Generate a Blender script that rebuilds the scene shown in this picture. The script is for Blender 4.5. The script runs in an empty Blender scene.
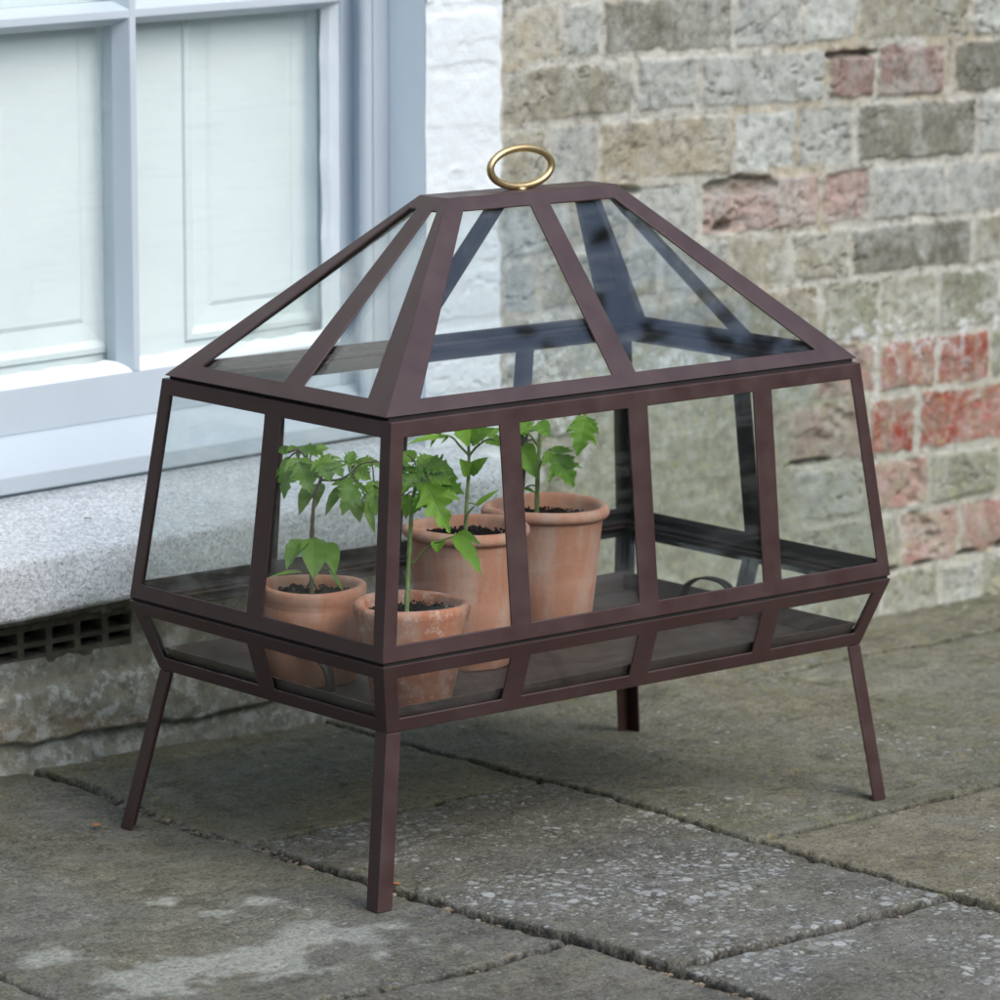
import bpy, bmesh, math, random
import numpy as np
from mathutils import Vector, Matrix

# ------------------------------------------------------------------ camera
SC = bpy.context.scene
COL = SC.collection
cam_d = bpy.data.cameras.new("camera")
cam = bpy.data.objects.new("camera", cam_d)
COL.objects.link(cam)
FW = Vector((0.6356, 0.7516, -0.1764)).normalized()
RT = Vector((0.7639, -0.6454, 0.0024))
RT = (RT - FW * RT.dot(FW)).normalized()
UP = RT.cross(FW).normalized()
M = Matrix.Identity(4)
for i in range(3):
    M[i][0] = RT[i]; M[i][1] = UP[i]; M[i][2] = -FW[i]
M[0][3], M[1][3], M[2][3] = -2.7997, -3.2844, 1.1201
cam.matrix_world = M
cam_d.sensor_width = 36.0
cam_d.lens = 4068.9 / 1000.0 * 36.0
cam_d.clip_end = 500.0
cam_d.dof.use_dof = True
cam_d.dof.focus_distance = 4.13
cam_d.dof.aperture_fstop = 8.5
SC.camera = cam

# ------------------------------------------------------------------ light
SUN_ELEV, SUN_AZ = math.radians(43), math.radians(174)     # azimuth from +Y towards +X
world = bpy.data.worlds.new("World")
SC.world = world
world.use_nodes = True
wn = world.node_tree
sky = wn.nodes.new("ShaderNodeTexSky")
sky.sky_type = 'NISHITA'
sky.sun_disc = False
sky.sun_elevation = SUN_ELEV
sky.sun_rotation = SUN_AZ
sky.air_density = 1.0
sky.dust_density = 1.6
sky.ozone_density = 0.25
wn.nodes["Background"].inputs["Strength"].default_value = 0.15
wn.links.new(sky.outputs[0], wn.nodes["Background"].inputs["Color"])
sl = bpy.data.lights.new("sun", 'SUN')
sl.energy = 0.85
sl.angle = math.radians(48)
sl.color = (1.0, 0.965, 0.91)
sun = bpy.data.objects.new("sun", sl)
COL.objects.link(sun)
sd = Vector((math.sin(SUN_AZ) * math.cos(SUN_ELEV), math.cos(SUN_AZ) * math.cos(SUN_ELEV), math.sin(SUN_ELEV)))
sun.rotation_euler = sd.to_track_quat('Z', 'Y').to_euler()
SC.view_settings.view_transform = 'Standard'
SC.view_settings.look = 'None'
SC.view_settings.exposure = 1.12
SC.view_settings.gamma = 1.0
SC.render.engine = 'CYCLES'
SC.cycles.max_bounces = 12
SC.cycles.transparent_max_bounces = 32
SC.cycles.transmission_bounces = 8

rnd = random.Random(7)

# ------------------------------------------------------------------ helpers
def link(o, parent=None):
    COL.objects.link(o)
    if parent: o.parent = parent
    return o

def tag(o, label=None, cat=None, group=None, kind=None):
    if label: o["label"] = label
    if cat: o["category"] = cat
    if group: o["group"] = group
    if kind: o["kind"] = kind
    return o

def empty(name, loc):
    o = bpy.data.objects.new(name, None)
    o.location = loc
    o.empty_display_size = .05
    return link(o)

def obj(name, bm, mat, parent=None, smooth=False, off=None):
    me = bpy.data.meshes.new(name)
    if off is not None:
        bmesh.ops.translate(bm, verts=bm.verts, vec=-Vector(off))
    bm.to_mesh(me); bm.free()
    me.materials.append(mat)
    if smooth:
        for p in me.polygons: p.use_smooth = True
    o = bpy.data.objects.new(name, me)
    return link(o, parent)

def bevel(o, w, seg=2, ang=30):
    b = o.modifiers.new("bevel", 'BEVEL'); b.width = w; b.segments = seg
    b.limit_method = 'ANGLE'; b.angle_limit = math.radians(ang)
    return o

def box(bm, x0, x1, y0, y1, z0, z1):
    v = [bm.verts.new(c) for c in ((x0,y0,z0),(x1,y0,z0),(x1,y1,z0),(x0,y1,z0),(x0,y0,z1),(x1,y0,z1),(x1,y1,z1),(x0,y1,z1))]
    for f in ((0,3,2,1),(4,5,6,7),(0,1,5,4),(1,2,6,5),(2,3,7,6),(3,0,4,7)):
        bm.faces.new([v[i] for i in f])
    return v

def tube(bm, pts, radii, n=8, closed=False):
    pts = [Vector(p) for p in pts]
    m = len(pts); rings = []
    prev = None
    for i, p in enumerate(pts):
        a = pts[(i-1) % m] if (closed or i > 0) else p
        b = pts[(i+1) % m] if (closed or i < m-1) else p
        t = (b - a).normalized()
        if prev is None:
            u = t.orthogonal().normalized()
        else:
            u = (prev - t * prev.dot(t)).normalized()
        prev = u
        w = t.cross(u)
        r = radii[i] if hasattr(radii, '__len__') else radii
        rings.append([bm.verts.new(p + u*math.cos(2*math.pi*k/n)*r + w*math.sin(2*math.pi*k/n)*r) for k in range(n)])
    for i in range(m if closed else m-1):
        A, B = rings[i], rings[(i+1) % m]
        # align the last ring of a closed tube
        s = 0
        if closed and i == m-1:
            s = min(range(n), key=lambda q: (A[0].co - B[q].co).length)
        for k in range(n):
            bm.faces.new((A[k], A[(k+1) % n], B[(k+1+s) % n], B[(k+s) % n]))
    if not closed:
        bm.faces.new(rings[0][::-1]); bm.faces.new(rings[-1])

def spline(pts, n):
    P = [Vector(p) for p in pts]
    out = []
    for i in range(len(P)-1):
        p0 = P[max(i-1,0)]; p1 = P[i]; p2 = P[i+1]; p3 = P[min(i+2,len(P)-1)]
        for k in range(n):
            t = k/n
            out.append(.5*((2*p1)+(p2-p0)*t+(2*p0-5*p1+4*p2-p3)*t*t+(3*p1-p0-3*p2+p3)*t**3))
    out.append(P[-1])
    return out

def lathe(bm, prof, n=64, jit=None):
    rings = []
    for r, z in prof:
        rings.append([bm.verts.new((r*math.cos(2*math.pi*k/n), r*math.sin(2*math.pi*k/n), z)) for k in range(n)])
    for A, B in zip(rings, rings[1:]):
        for k in range(n):
            bm.faces.new((A[k], A[(k+1) % n], B[(k+1) % n], B[k]))
    return rings

# numpy value noise -------------------------------------------------
def _h(i, j, s):
    n = (i.astype(np.int64)*374761393 + j.astype(np.int64)*668265263 + s*1442695041) & 0xffffffff
    n = ((n ^ (n >> 13)) * 1274126177) & 0xffffffff
    n = (n ^ (n >> 16)) & 0xffff
    return n / 65535.0
def vn(x, y, s=0):
    xi = np.floor(x); yi = np.floor(y)
    fx = x-xi; fy = y-yi
    fx = fx*fx*(3-2*fx); fy = fy*fy*(3-2*fy)
    a = _h(xi, yi, s); b = _h(xi+1, yi, s); c = _h(xi, yi+1, s); d = _h(xi+1, yi+1, s)
    return (a*(1-fx)+b*fx)*(1-fy)+(c*(1-fx)+d*fx)*fy
def fbm(x, y, s=0, o=4, g=.5):
    t = 0; a = 1; n = 0
    for k in range(o):
        t = t + a*vn(x*2**k, y*2**k, s+k*17); n += a; a *= g
    return t/n
def ss(a, b, x):
    t = np.clip((x-a)/(b-a), 0, 1)
    return t*t*(3-2*t)

def grid_mesh(name, P, mat, attrs, keep=None, parent=None, flip=False):
    """P: (ny,nx,3) positions; attrs: name -> (ny,nx) or (ny,nx,3)"""
    ny, nx = P.shape[:2]
    idx = np.arange(ny*nx).reshape(ny, nx)
    q = np.stack([idx[:-1,:-1], idx[:-1,1:], idx[1:,1:], idx[1:,:-1]], -1).reshape(-1, 4)
    if keep is not None:
        q = q[keep.reshape(-1)]
    if flip: q = q[:, ::-1]
    me = bpy.data.meshes.new(name)
    me.vertices.add(ny*nx)
    me.vertices.foreach_set("co", P.reshape(-1).astype(np.float32))
    me.loops.add(q.size); me.polygons.add(len(q))
    me.loops.foreach_set("vertex_index", q.reshape(-1).astype(np.int32))
    me.polygons.foreach_set("loop_start", (np.arange(len(q))*4).astype(np.int32))
    me.update(calc_edges=True)
    me.polygons.foreach_set("use_smooth", np.ones(len(q), bool))
    for k, v in attrs.items():
        if v.ndim == 3:
            a = me.attributes.new(k, 'FLOAT_COLOR', 'POINT')
            c = np.concatenate([v, np.ones(v.shape[:2]+(1,))], -1)
            a.data.foreach_set("color", c.reshape(-1).astype(np.float32))
        else:
            a = me.attributes.new(k, 'FLOAT', 'POINT')
            a.data.foreach_set("value", v.reshape(-1).astype(np.float32))
    me.materials.append(mat)
    o = bpy.data.objects.new(name, me)
    return link(o, parent)

# ------------------------------------------------------------------ materials
class NT:
    def __init__(s, name, rough=.6, spec=.5):
        s.m = bpy.data.materials.new(name); s.m.use_nodes = True
        s.t = s.m.node_tree
        s.b = s.t.nodes["Principled BSDF"]
        s.b.inputs["Roughness"].default_value = rough
        s.b.inputs["Specular IOR Level"].default_value = spec
    def n(s, typ, **kw):
        x = s.t.nodes.new("ShaderNode"+typ)
        for k, v in kw.items():
            if k.startswith("i_"): x.inputs[k[2:].replace("_", " ")].default_value = v
            else: setattr(x, k, v)
        return x
    def l(s, a, b): s.t.links.new(a, b)
    def coord(s, scale=(1,1,1)):
        tc = s.n("TexCoord"); mp = s.n("Mapping"); mp.inputs["Scale"].default_value = scale
        s.l(tc.outputs["Object"], mp.inputs["Vector"]); return mp.outputs["Vector"]
    def noise(s, vec, scale, detail=4, rough=.55, dist=0):
        x = s.n("TexNoise"); x.inputs["Scale"].default_value = scale; x.inputs["Detail"].default_value = detail
        x.inputs["Roughness"].default_value = rough; x.inputs["Distortion"].default_value = dist
        s.l(vec, x.inputs["Vector"]); return x.outputs["Fac"]
    def vor(s, vec, scale, feature='F1', rnd_=1.0, out="Distance"):
        x = s.n("TexVoronoi", feature=feature); x.inputs["Scale"].default_value = scale
        x.inputs["Randomness"].default_value = rnd_
        s.l(vec, x.inputs["Vector"]); return x.outputs[out]
    def ramp(s, fac, a, b, ca=0.0, cb=1.0):
        x = s.n("MapRange"); x.inputs[1].default_value = a; x.inputs[2].default_value = b
        x.inputs[3].default_value = ca; x.inputs[4].default_value = cb
        s.l(fac, x.inputs[0]); return x.outputs[0]
    def math(s, op, a, b=None):
        x = s.n("Math", operation=op)
        for k, v in ((0, a), (1, b)):
            if v is None: continue
            if isinstance(v, (int, float)): x.inputs[k].default_value = v
            else: s.l(v, x.inputs[k])
        return x.outputs[0]
    def mix(s, fac, a, b, mode='MIX'):
        x = s.n("Mix", data_type='RGBA', blend_type=mode)
        for k, v in ((0, fac), (6, a), (7, b)):
            if isinstance(v, (int, float)): x.inputs[k].default_value = v
            elif isinstance(v, tuple): x.inputs[k].default_value = v if len(v) == 4 else v+(1,)
            else: s.l(v, x.inputs[k])
        return x.outputs[2]
    def attr(s, name, out="Color"):
        x = s.n("Attribute"); x.attribute_name = name; return x.outputs[out]
    def bump(s, h, strength, dist):
        x = s.n("Bump"); x.inputs["Strength"].default_value = strength; x.inputs["Distance"].default_value = dist
        s.l(h, x.inputs["Height"]); s.l(x.outputs[0], s.b.inputs["Normal"]); return x
    def base(s, c):
        if isinstance(c, tuple): s.b.inputs["Base Color"].default_value = c if len(c) == 4 else c+(1,)
        else: s.l(c, s.b.inputs["Base Color"])

def m_metal():
    k = NT("brown_powder_coat", .46, .42)
    v = k.coord()
    n1 = k.noise(v, 30, 5); n2 = k.noise(v, 1400, 2)
    fleck = k.ramp(k.vor(v, 55), .022, .012)
    edge = k.noise(v, 9, 7, .7)
    k.base(k.mix(k.math('MULTIPLY', fleck, .5), k.mix(k.math('MULTIPLY', k.ramp(edge, .55, .72), .22), k.mix(k.ramp(n1, .35, .7), (.043,.0215,.020), (.056,.031,.030)), (.11,.085,.078)), (.42,.38,.36)))
    k.l(k.ramp(n1, .3, .7, .36, .52), k.b.inputs["Roughness"])
    k.bump(n2, .25, .0004)
    return k.m

def m_glass(name="clear_glass", wave=.0, f0=.052):
    m = bpy.data.materials.new(name); m.use_nodes = True
    t = m.node_tree; t.nodes.remove(t.nodes["Principled BSDF"])
    out = t.nodes["Material Output"]
    tr = t.nodes.new("ShaderNodeBsdfTransparent"); tr.inputs[0].default_value = (.965,.98,.975,1)
    gl = t.nodes.new("ShaderNodeBsdfGlossy"); gl.inputs["Roughness"].default_value = .02
    lw = t.nodes.new("ShaderNodeLayerWeight"); lw.inputs["Blend"].default_value = .5
    p = t.nodes.new("ShaderNodeMath"); p.operation = 'POWER'; p.inputs[1].default_value = 5.0
    t.links.new(lw.outputs["Facing"], p.inputs[0])
    mr = t.nodes.new("ShaderNodeMapRange"); mr.inputs[3].default_value = f0; mr.inputs[4].default_value = 1.0
    t.links.new(p.outputs[0], mr.inputs[0])
    mx = t.nodes.new("ShaderNodeMixShader")
    t.links.new(mr.outputs[0], mx.inputs[0]); t.links.new(tr.outputs[0], mx.inputs[1]); t.links.new(gl.outputs[0], mx.inputs[2])
    t.links.new(mx.outputs[0], out.inputs["Surface"])
    # faint dust smears, with pale streaks standing in for mirrored paving
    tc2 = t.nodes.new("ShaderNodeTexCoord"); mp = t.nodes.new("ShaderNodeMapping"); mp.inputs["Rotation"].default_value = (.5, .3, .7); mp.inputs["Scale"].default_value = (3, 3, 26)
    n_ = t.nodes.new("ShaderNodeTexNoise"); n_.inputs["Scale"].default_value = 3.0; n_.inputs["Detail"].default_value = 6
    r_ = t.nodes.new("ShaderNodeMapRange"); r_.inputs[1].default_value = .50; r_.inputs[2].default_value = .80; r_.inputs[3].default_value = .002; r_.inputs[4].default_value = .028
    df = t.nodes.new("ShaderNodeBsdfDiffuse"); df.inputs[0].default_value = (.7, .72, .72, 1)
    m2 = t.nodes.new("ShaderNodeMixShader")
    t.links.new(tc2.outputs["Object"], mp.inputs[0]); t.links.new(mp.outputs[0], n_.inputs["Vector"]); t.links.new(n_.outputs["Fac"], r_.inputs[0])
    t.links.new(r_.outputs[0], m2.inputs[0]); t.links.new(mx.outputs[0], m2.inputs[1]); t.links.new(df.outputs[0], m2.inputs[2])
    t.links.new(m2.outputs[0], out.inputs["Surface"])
    if wave:
        tc = t.nodes.new("ShaderNodeTexCoord"); nz = t.nodes.new("ShaderNodeTexNoise"); nz.inputs["Scale"].default_value = 9
        bp = t.nodes.new("ShaderNodeBump"); bp.inputs["Strength"].default_value = wave; bp.inputs["Distance"].default_value = .01
        t.links.new(tc.outputs["Object"], nz.inputs["Vector"]); t.links.new(nz.outputs["Fac"], bp.inputs["Height"])
        t.links.new(bp.outputs[0], gl.inputs["Normal"])
    return m

def m_paint(name, col, rough=.35, dirt=.0):
    k = NT(name, rough, .5)
    v = k.coord()
    n1 = k.noise(v, 6, 5); n2 = k.noise(v, 90, 4); n3 = k.noise(v, 700, 2)
    c = k.mix(k.ramp(n1, .3, .75), tuple(x*.95 for x in col), tuple(min(x*1.03, .9) for x in col))
    sp = k.ramp(n2, .70, .78)
    c = k.mix(k.math('MULTIPLY', sp, .25+dirt), c, tuple(x*.62 for x in col))
    k.base(c)
    k.bump(k.math('ADD', k.math('MULTIPLY', n2, .6), k.math('MULTIPLY', n3, .3)), .35, .0012)
    return k.m

def m_terracotta(name, a, b, bloom=.3, speck=.0):
    k = NT(name, .85, .25)
    v = k.coord(); vs = k.coord((1,1,.25)); vz = k.coord((.15,.15,1.0))
    n1 = k.noise(v, 14, 5, .6); n2 = k.noise(v, 160, 4, .6); n3 = k.noise(v, 900, 3); nz = k.noise(vz, 260, 2)
    c = k.mix(k.ramp(n1, .3, .7), a, b)
    c = k.mix(k.math('MULTIPLY', k.ramp(k.noise(vs, 34, 6, .68), .46, .64), bloom), c, (.66,.50,.41))
    c = k.mix(k.math('MULTIPLY', k.ramp(n2, .55, .75), .35), c, tuple(x*.72 for x in a))
    if speck:
        c = k.mix(k.math('MULTIPLY', k.ramp(k.noise(v, 60, 6, .75), .53, .60), speck), c, (.70,.56,.48))
        c = k.mix(k.math('MULTIPLY', k.ramp(k.vor(v, 120), .10, .04), .8*speck), c, (.10,.06,.045))
    k.base(c)
    k.bump(k.math('ADD', k.math('MULTIPLY', n3, .4), k.math('ADD', k.math('MULTIPLY', nz, .5), k.math('MULTIPLY', n2, .6))), .5, .0009)
    return k.m

def m_soil():
    k = NT("potting_soil", .95, .15)
    v = k.coord()
    n = k.noise(v, 240, 5, .7); g = k.vor(v, 330)
    c = k.mix(k.ramp(n, .35, .7), (.008,.007,.006), (.035,.027,.021))
    c = k.mix(k.ramp(k.noise(v, 420, 2), .72, .76), c, (.12,.09,.06))
    k.base(c); k.bump(k.math('ADD', n, g), 1.0, .003)
    return k.m

def m_leaf():
    k = NT("tomato_leaf", .5, .35)
    a = k.attr("leaf")           # r: tint, g: across (0..1), b: along
    sp = k.n("SeparateColor"); k.l(a, sp.inputs[0])
    v = k.coord(); n = k.noise(v, 220, 4)
    c = k.mix(sp.outputs[0], (.095,.255,.020), (.275,.50,.055))
    c = k.mix(k.math('MULTIPLY', k.ramp(n, .4, .75), .35), c, (.24,.45,.075))
    vein = k.ramp(sp.outputs[1], .07, .0)
    w = k.n("TexWave", wave_type='BANDS', bands_direction='X'); w.inputs["Scale"].default_value = 1.0
    ang = k.math('SUBTRACT', k.math('MULTIPLY', sp.outputs[2], 7.0), k.math('MULTIPLY', sp.outputs[1], 2.2))
    fr = k.math('FRACT', ang)
    sv = k.math('ABSOLUTE', k.math('SUBTRACT', fr, .5))
    side = k.ramp(sv, .06, .0)
    vv = k.math('MAXIMUM', vein, k.math('MULTIPLY', side, .55))
    c = k.mix(k.math('MULTIPLY', vv, .55), c, (.24,.40,.11))
    k.base(c)
    k.b.inputs["Subsurface Weight"].default_value = 0
    k.bump(k.math('SUBTRACT', k.math('MULTIPLY', n, .5), vv), .5, .0012)
    tl = k.n("BsdfTranslucent"); k.l(k.mix(.5, c, (.22,.46,.04)), tl.inputs[0])
    mx = k.n("MixShader"); mx.inputs[0].default_value = .30
    k.l(k.b.outputs[0], mx.inputs[1]); k.l(tl.outputs[0], mx.inputs[2])
    k.l(mx.outputs[0], k.t.nodes["Material Output"].inputs["Surface"])
    return k.m

def m_simple(name, col, rough=.5, var=.2, scale=60, metal=0, bumpd=.0006, spec=.5):
    k = NT(name, rough, spec)
    v = k.coord(); n = k.noise(v, scale, 5)
    k.base(k.mix(k.ramp(n, .3, .7), tuple(x*(1-var) for x in col), tuple(x*(1+var) for x in col)))
    k.b.inputs["Metallic"].default_value = metal
    k.bump(k.noise(v, scale*8, 3), .4, bumpd)
    return k.m

def m_granite():
    k = NT("granite", .75, .3)
    v = k.coord()
    n1 = k.noise(v, 170, 4, .7); n2 = k.noise(v, 330, 3, .65); n3 = k.noise(v, 5, 4); n4 = k.noise(v, 60, 6, .7)
    c = k.mix(k.ramp(n1, .40, .60), (.45,.48,.485), (.67,.71,.72))
    c = k.mix(k.math('MULTIPLY', k.ramp(n4, .52, .66), .4), c, (.42,.44,.45))
    c = k.mix(k.math('MULTIPLY', k.ramp(n2, .58, .62), .75), c, (.17,.18,.19))
    c = k.mix(k.ramp(k.noise(v, 420, 2), .62, .66), c, (.82,.84,.84))
    c = k.mix(k.math('MULTIPLY', k.ramp(n3, .45, .7), .3), c, (.56,.58,.57))
    k.base(c); k.bump(k.math('ADD', n1, k.math('MULTIPLY', n4, 1.2)), .8, .003)
    return k.m

def m_wall():
    k = NT("weathered_brick", .9, .2)
    v = k.coord()
    c = k.mix(1.0, k.attr("col"), (.72,.715,.69), 'MULTIPLY'); pt = k.attr("paint", "Fac"); gr = k.attr("green", "Fac"); li = k.attr("lime", "Fac")
    n1 = k.noise(v, 70, 6, .62); n2 = k.noise(v, 320, 4, .6); n4 = k.noise(v, 22, 6, .65)
    d = k.mix(k.ramp(n1, .3, .72), k.mix(1.0, c, (.84,.845,.84), 'MULTIPLY'), k.mix(1.0, c, (1.50,1.51,1.49), 'MULTIPLY'))
    d = k.mix(k.math('MULTIPLY', k.ramp(n2, .56, .68), .38), d, (.46,.46,.425))
    d = k.mix(k.math('MULTIPLY', k.ramp(n1, .44, .34), .42), d, (.13,.12,.095))
    d = k.mix(k.math('MULTIPLY', k.ramp(k.noise(v, 34, 8, .72), .56, .66), .24), d, (.47,.49,.47))
    d = k.mix(k.math('MULTIPLY', k.ramp(k.noise(v, 240, 3), .68, .74), .4), d, (.16,.15,.13))
    # grey-green algae, ochre lichen
    ga = k.math('MULTIPLY', gr, k.ramp(n4, .38, .62))
    d = k.mix(k.math('MULTIPLY', ga, .55), d, (.31,.325,.245))
    oc = k.math('MULTIPLY', gr, k.ramp(k.noise(v, 60, 5, .7), .56, .66))
    d = k.mix(k.math('MULTIPLY', oc, .5), d, (.42,.40,.20))
    # white crust
    ws = k.math('MULTIPLY', li, k.ramp(k.noise(v, 48, 7, .72), .50, .60))
    d = k.mix(k.math('MULTIPLY', ws, .85), d, (.60,.63,.62))
    sp = k.ramp(k.vor(v, 62), .20, .12)
    spm = k.math('MULTIPLY', k.math('MULTIPLY', sp, k.ramp(n4, .45, .6)), gr)
    d = k.mix(k.math('MULTIPLY', spm, .6), d, (.56,.59,.55))
    pc = k.mix(k.ramp(n4, .3, .7), (.64,.695,.71), (.71,.765,.78))
    pc = k.mix(k.math('MULTIPLY', k.ramp(n1, .62, .75), .2), pc, (.62,.65,.62))
    d = k.mix(pt, d, pc)
    k.base(d)
    h = k.math('ADD', n1, k.math('MULTIPLY', n2, .6))
    h = k.math('MULTIPLY', h, k.ramp(pt, 0, 1, 1.0, .55))
    k.bump(h, .55, .004)
    return k.m

def m_ground():
    k = NT("york_stone_paving", .82, .3)
    v = k.coord()
    c = k.attr("col"); js = k.attr("joint", "Fac"); mo = k.attr("moss", "Fac"); sp = k.attr("lichen", "Fac"); st = k.attr("stain", "Fac")
    n1 = k.noise(v, 26, 8, .68); n2 = k.noise(v, 240, 5, .65); n3 = k.noise(v, 5, 5, .6); n5 = k.noise(v, 90, 5, .7)
    d = k.mix(k.ramp(n1, .28, .74), k.mix(1.0, c, (.90,.905,.89), 'MULTIPLY'), k.mix(1.0, c, (2.25,2.25,2.2), 'MULTIPLY'))
    d = k.mix(k.math('MULTIPLY', k.ramp(n2, .54, .61), .60), d, (.27,.265,.235))
    d = k.mix(k.math('MULTIPLY', k.ramp(n2, .47, .39), .55), d, (.030,.028,.024))
    d = k.mix(k.math('MULTIPLY', k.ramp(n5, .56, .63), .42), d, (.26,.26,.225))
    # green-ochre algae
    ma = k.math('MULTIPLY', mo, k.ramp(k.noise(v, 14, 8, .75), .46, .68))
    d = k.mix(k.math('MULTIPLY', ma, .70), d, (.135,.142,.062))
    my = k.math('MULTIPLY', mo, k.ramp(k.noise(v, 95, 7, .75), .57, .63))
    d = k.mix(k.math('MULTIPLY', my, .7), d, (.36,.29,.085))
    d = k.mix(k.math('MULTIPLY', k.ramp(n5, .45, .37), .50), d, (.040,.038,.032))
    n7 = k.noise(v, 11, 9, .75)
    d = k.mix(k.math('MULTIPLY', k.ramp(n7, .51, .62), .42), d, (.21,.21,.18))
    d = k.mix(k.math('MULTIPLY', k.ramp(n7, .46, .35), .5), d, (.048,.044,.034))
    n6 = k.noise(v, 520, 3, .7)
    d = k.mix(k.math('MULTIPLY', k.ramp(n6, .56, .66), .35), d, (.23,.225,.20))
    d = k.mix(k.math('MULTIPLY', k.ramp(n6, .44, .36), .6), d, (.018,.017,.016))
    # pale stain
    s2 = k.math('MULTIPLY', st, k.ramp(k.noise(v, 170, 7, .8), .36, .54))
    d = k.mix(k.math('MULTIPLY', s2, .76), d, (.42,.44,.38))
    # crustose lichen discs, two sizes
    dv = k.n("VectorMath", operation='ADD')
    nz = k.n("TexNoise"); nz.inputs["Scale"].default_value = 120
    k.l(v, nz.inputs["Vector"])
    sc = k.n("VectorMath", operation='SCALE'); sc.inputs["Scale"].default_value = .006
    k.l(nz.outputs["Color"], sc.inputs[0]); k.l(v, dv.inputs[0]); k.l(sc.outputs[0], dv.inputs[1])
    for scale, lo, mul in ((64, .26, .8), (118, .30, .75), (210, .33, .6)):
        vo = k.n("TexVoronoi"); vo.inputs["Scale"].default_value = scale; k.l(dv.outputs[0], vo.inputs["Vector"])
        sep = k.n("SeparateColor"); k.l(vo.outputs["Color"], sep.inputs[0])
        thr = k.math('MULTIPLY', k.math('SUBTRACT', k.math('ADD', sp, sep.outputs[0]), 1.0), .52)
        e = k.math('SUBTRACT', thr, vo.outputs["Distance"])
        f = k.ramp(e, .0, .07)
        tone = k.mix(sep.outputs[1], (.21,.215,.195), (.50,.52,.49))
        d = k.mix(k.math('MULTIPLY', f, mul), d, tone)
    jc = k.mix(k.ramp(n2, .50, .66), (.009,.008,.006), (.085,.068,.040))
    jc = k.mix(k.math('MULTIPLY', k.attr('mortar', 'Fac'), k.ramp(n5, .42, .55)), jc, (.20,.19,.155))
    d = k.mix(js, d, jc)
    k.base(d)
    k.l(k.ramp(n1, .3, .7, .72, .92), k.b.inputs["Roughness"])
    k.bump(k.math('ADD', k.math('MULTIPLY', n1, .8), k.math('ADD', k.math('MULTIPLY', n2, .45), k.math('ADD', k.math('MULTIPLY', n5, .5), k.math('MULTIPLY', n6, .35)))), 1.0, .005)
    return k.m

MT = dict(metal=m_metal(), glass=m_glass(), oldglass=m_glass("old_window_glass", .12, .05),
    paint=m_paint("grey_white_gloss_paint", (.48,.55,.595)), frame=m_paint("grey_blue_frame_paint", (.47,.535,.58)),
    shutter=m_paint("white_shutter_paint", (.82,.885,.90), .5), wall=m_wall(), ground=m_ground(), granite=m_granite(),
    soil=m_soil(), leaf=m_leaf(), stem_dark=m_simple("seedling_stem_brown", (.13,.12,.06), .6, .3, 90), stem=m_simple("tomato_stem", (.20,.28,.085), .6, .25, 90),
    brass=m_simple("brushed_brass", (.60,.455,.235), .40, .10, 40, 1.0, .0003),
    handle=m_simple('black_handle_metal', (.018,.016,.016), .5, .2, 40),
    tray=m_simple("dark_tray_metal", (.062,.044,.038), .65, .25, 40),
    pot_a=m_terracotta("terracotta_orange", (.53,.225,.125), (.63,.30,.18), .35),
    pot_b=m_terracotta("terracotta_weathered", (.45,.165,.088), (.58,.255,.145), .4, .5),
    pot_c=m_terracotta("terracotta_pale", (.54,.245,.15), (.64,.33,.22), .6),
    clay=m_simple("old_vent_clay", (.135,.125,.10), .9, .35, 70, 0, .002, .2),
    inner_black=m_simple('black_inner_face', (.014,.013,.013), .5, .3, 60), bark=m_simple('bark', (.10,.08,.06), .9, .4, 20),
    hedge=m_simple("hedge_leaves", (.035,.06,.018), .8, .6, 3),
    reveal=m_paint("pale_reveal_paint", (.70,.765,.80)),
    dark=m_simple("painted_shade_black", (.015,.014,.013), .95, .2, 30),
    grit=m_simple("grit", (.19,.155,.105), .9, .6, 40),
    dry=m_simple("dry_leaf", (.42,.17,.06), .8, .3, 200), brush=m_simple("draught_brush", (.10,.105,.11), .9, .6, 420))

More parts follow.
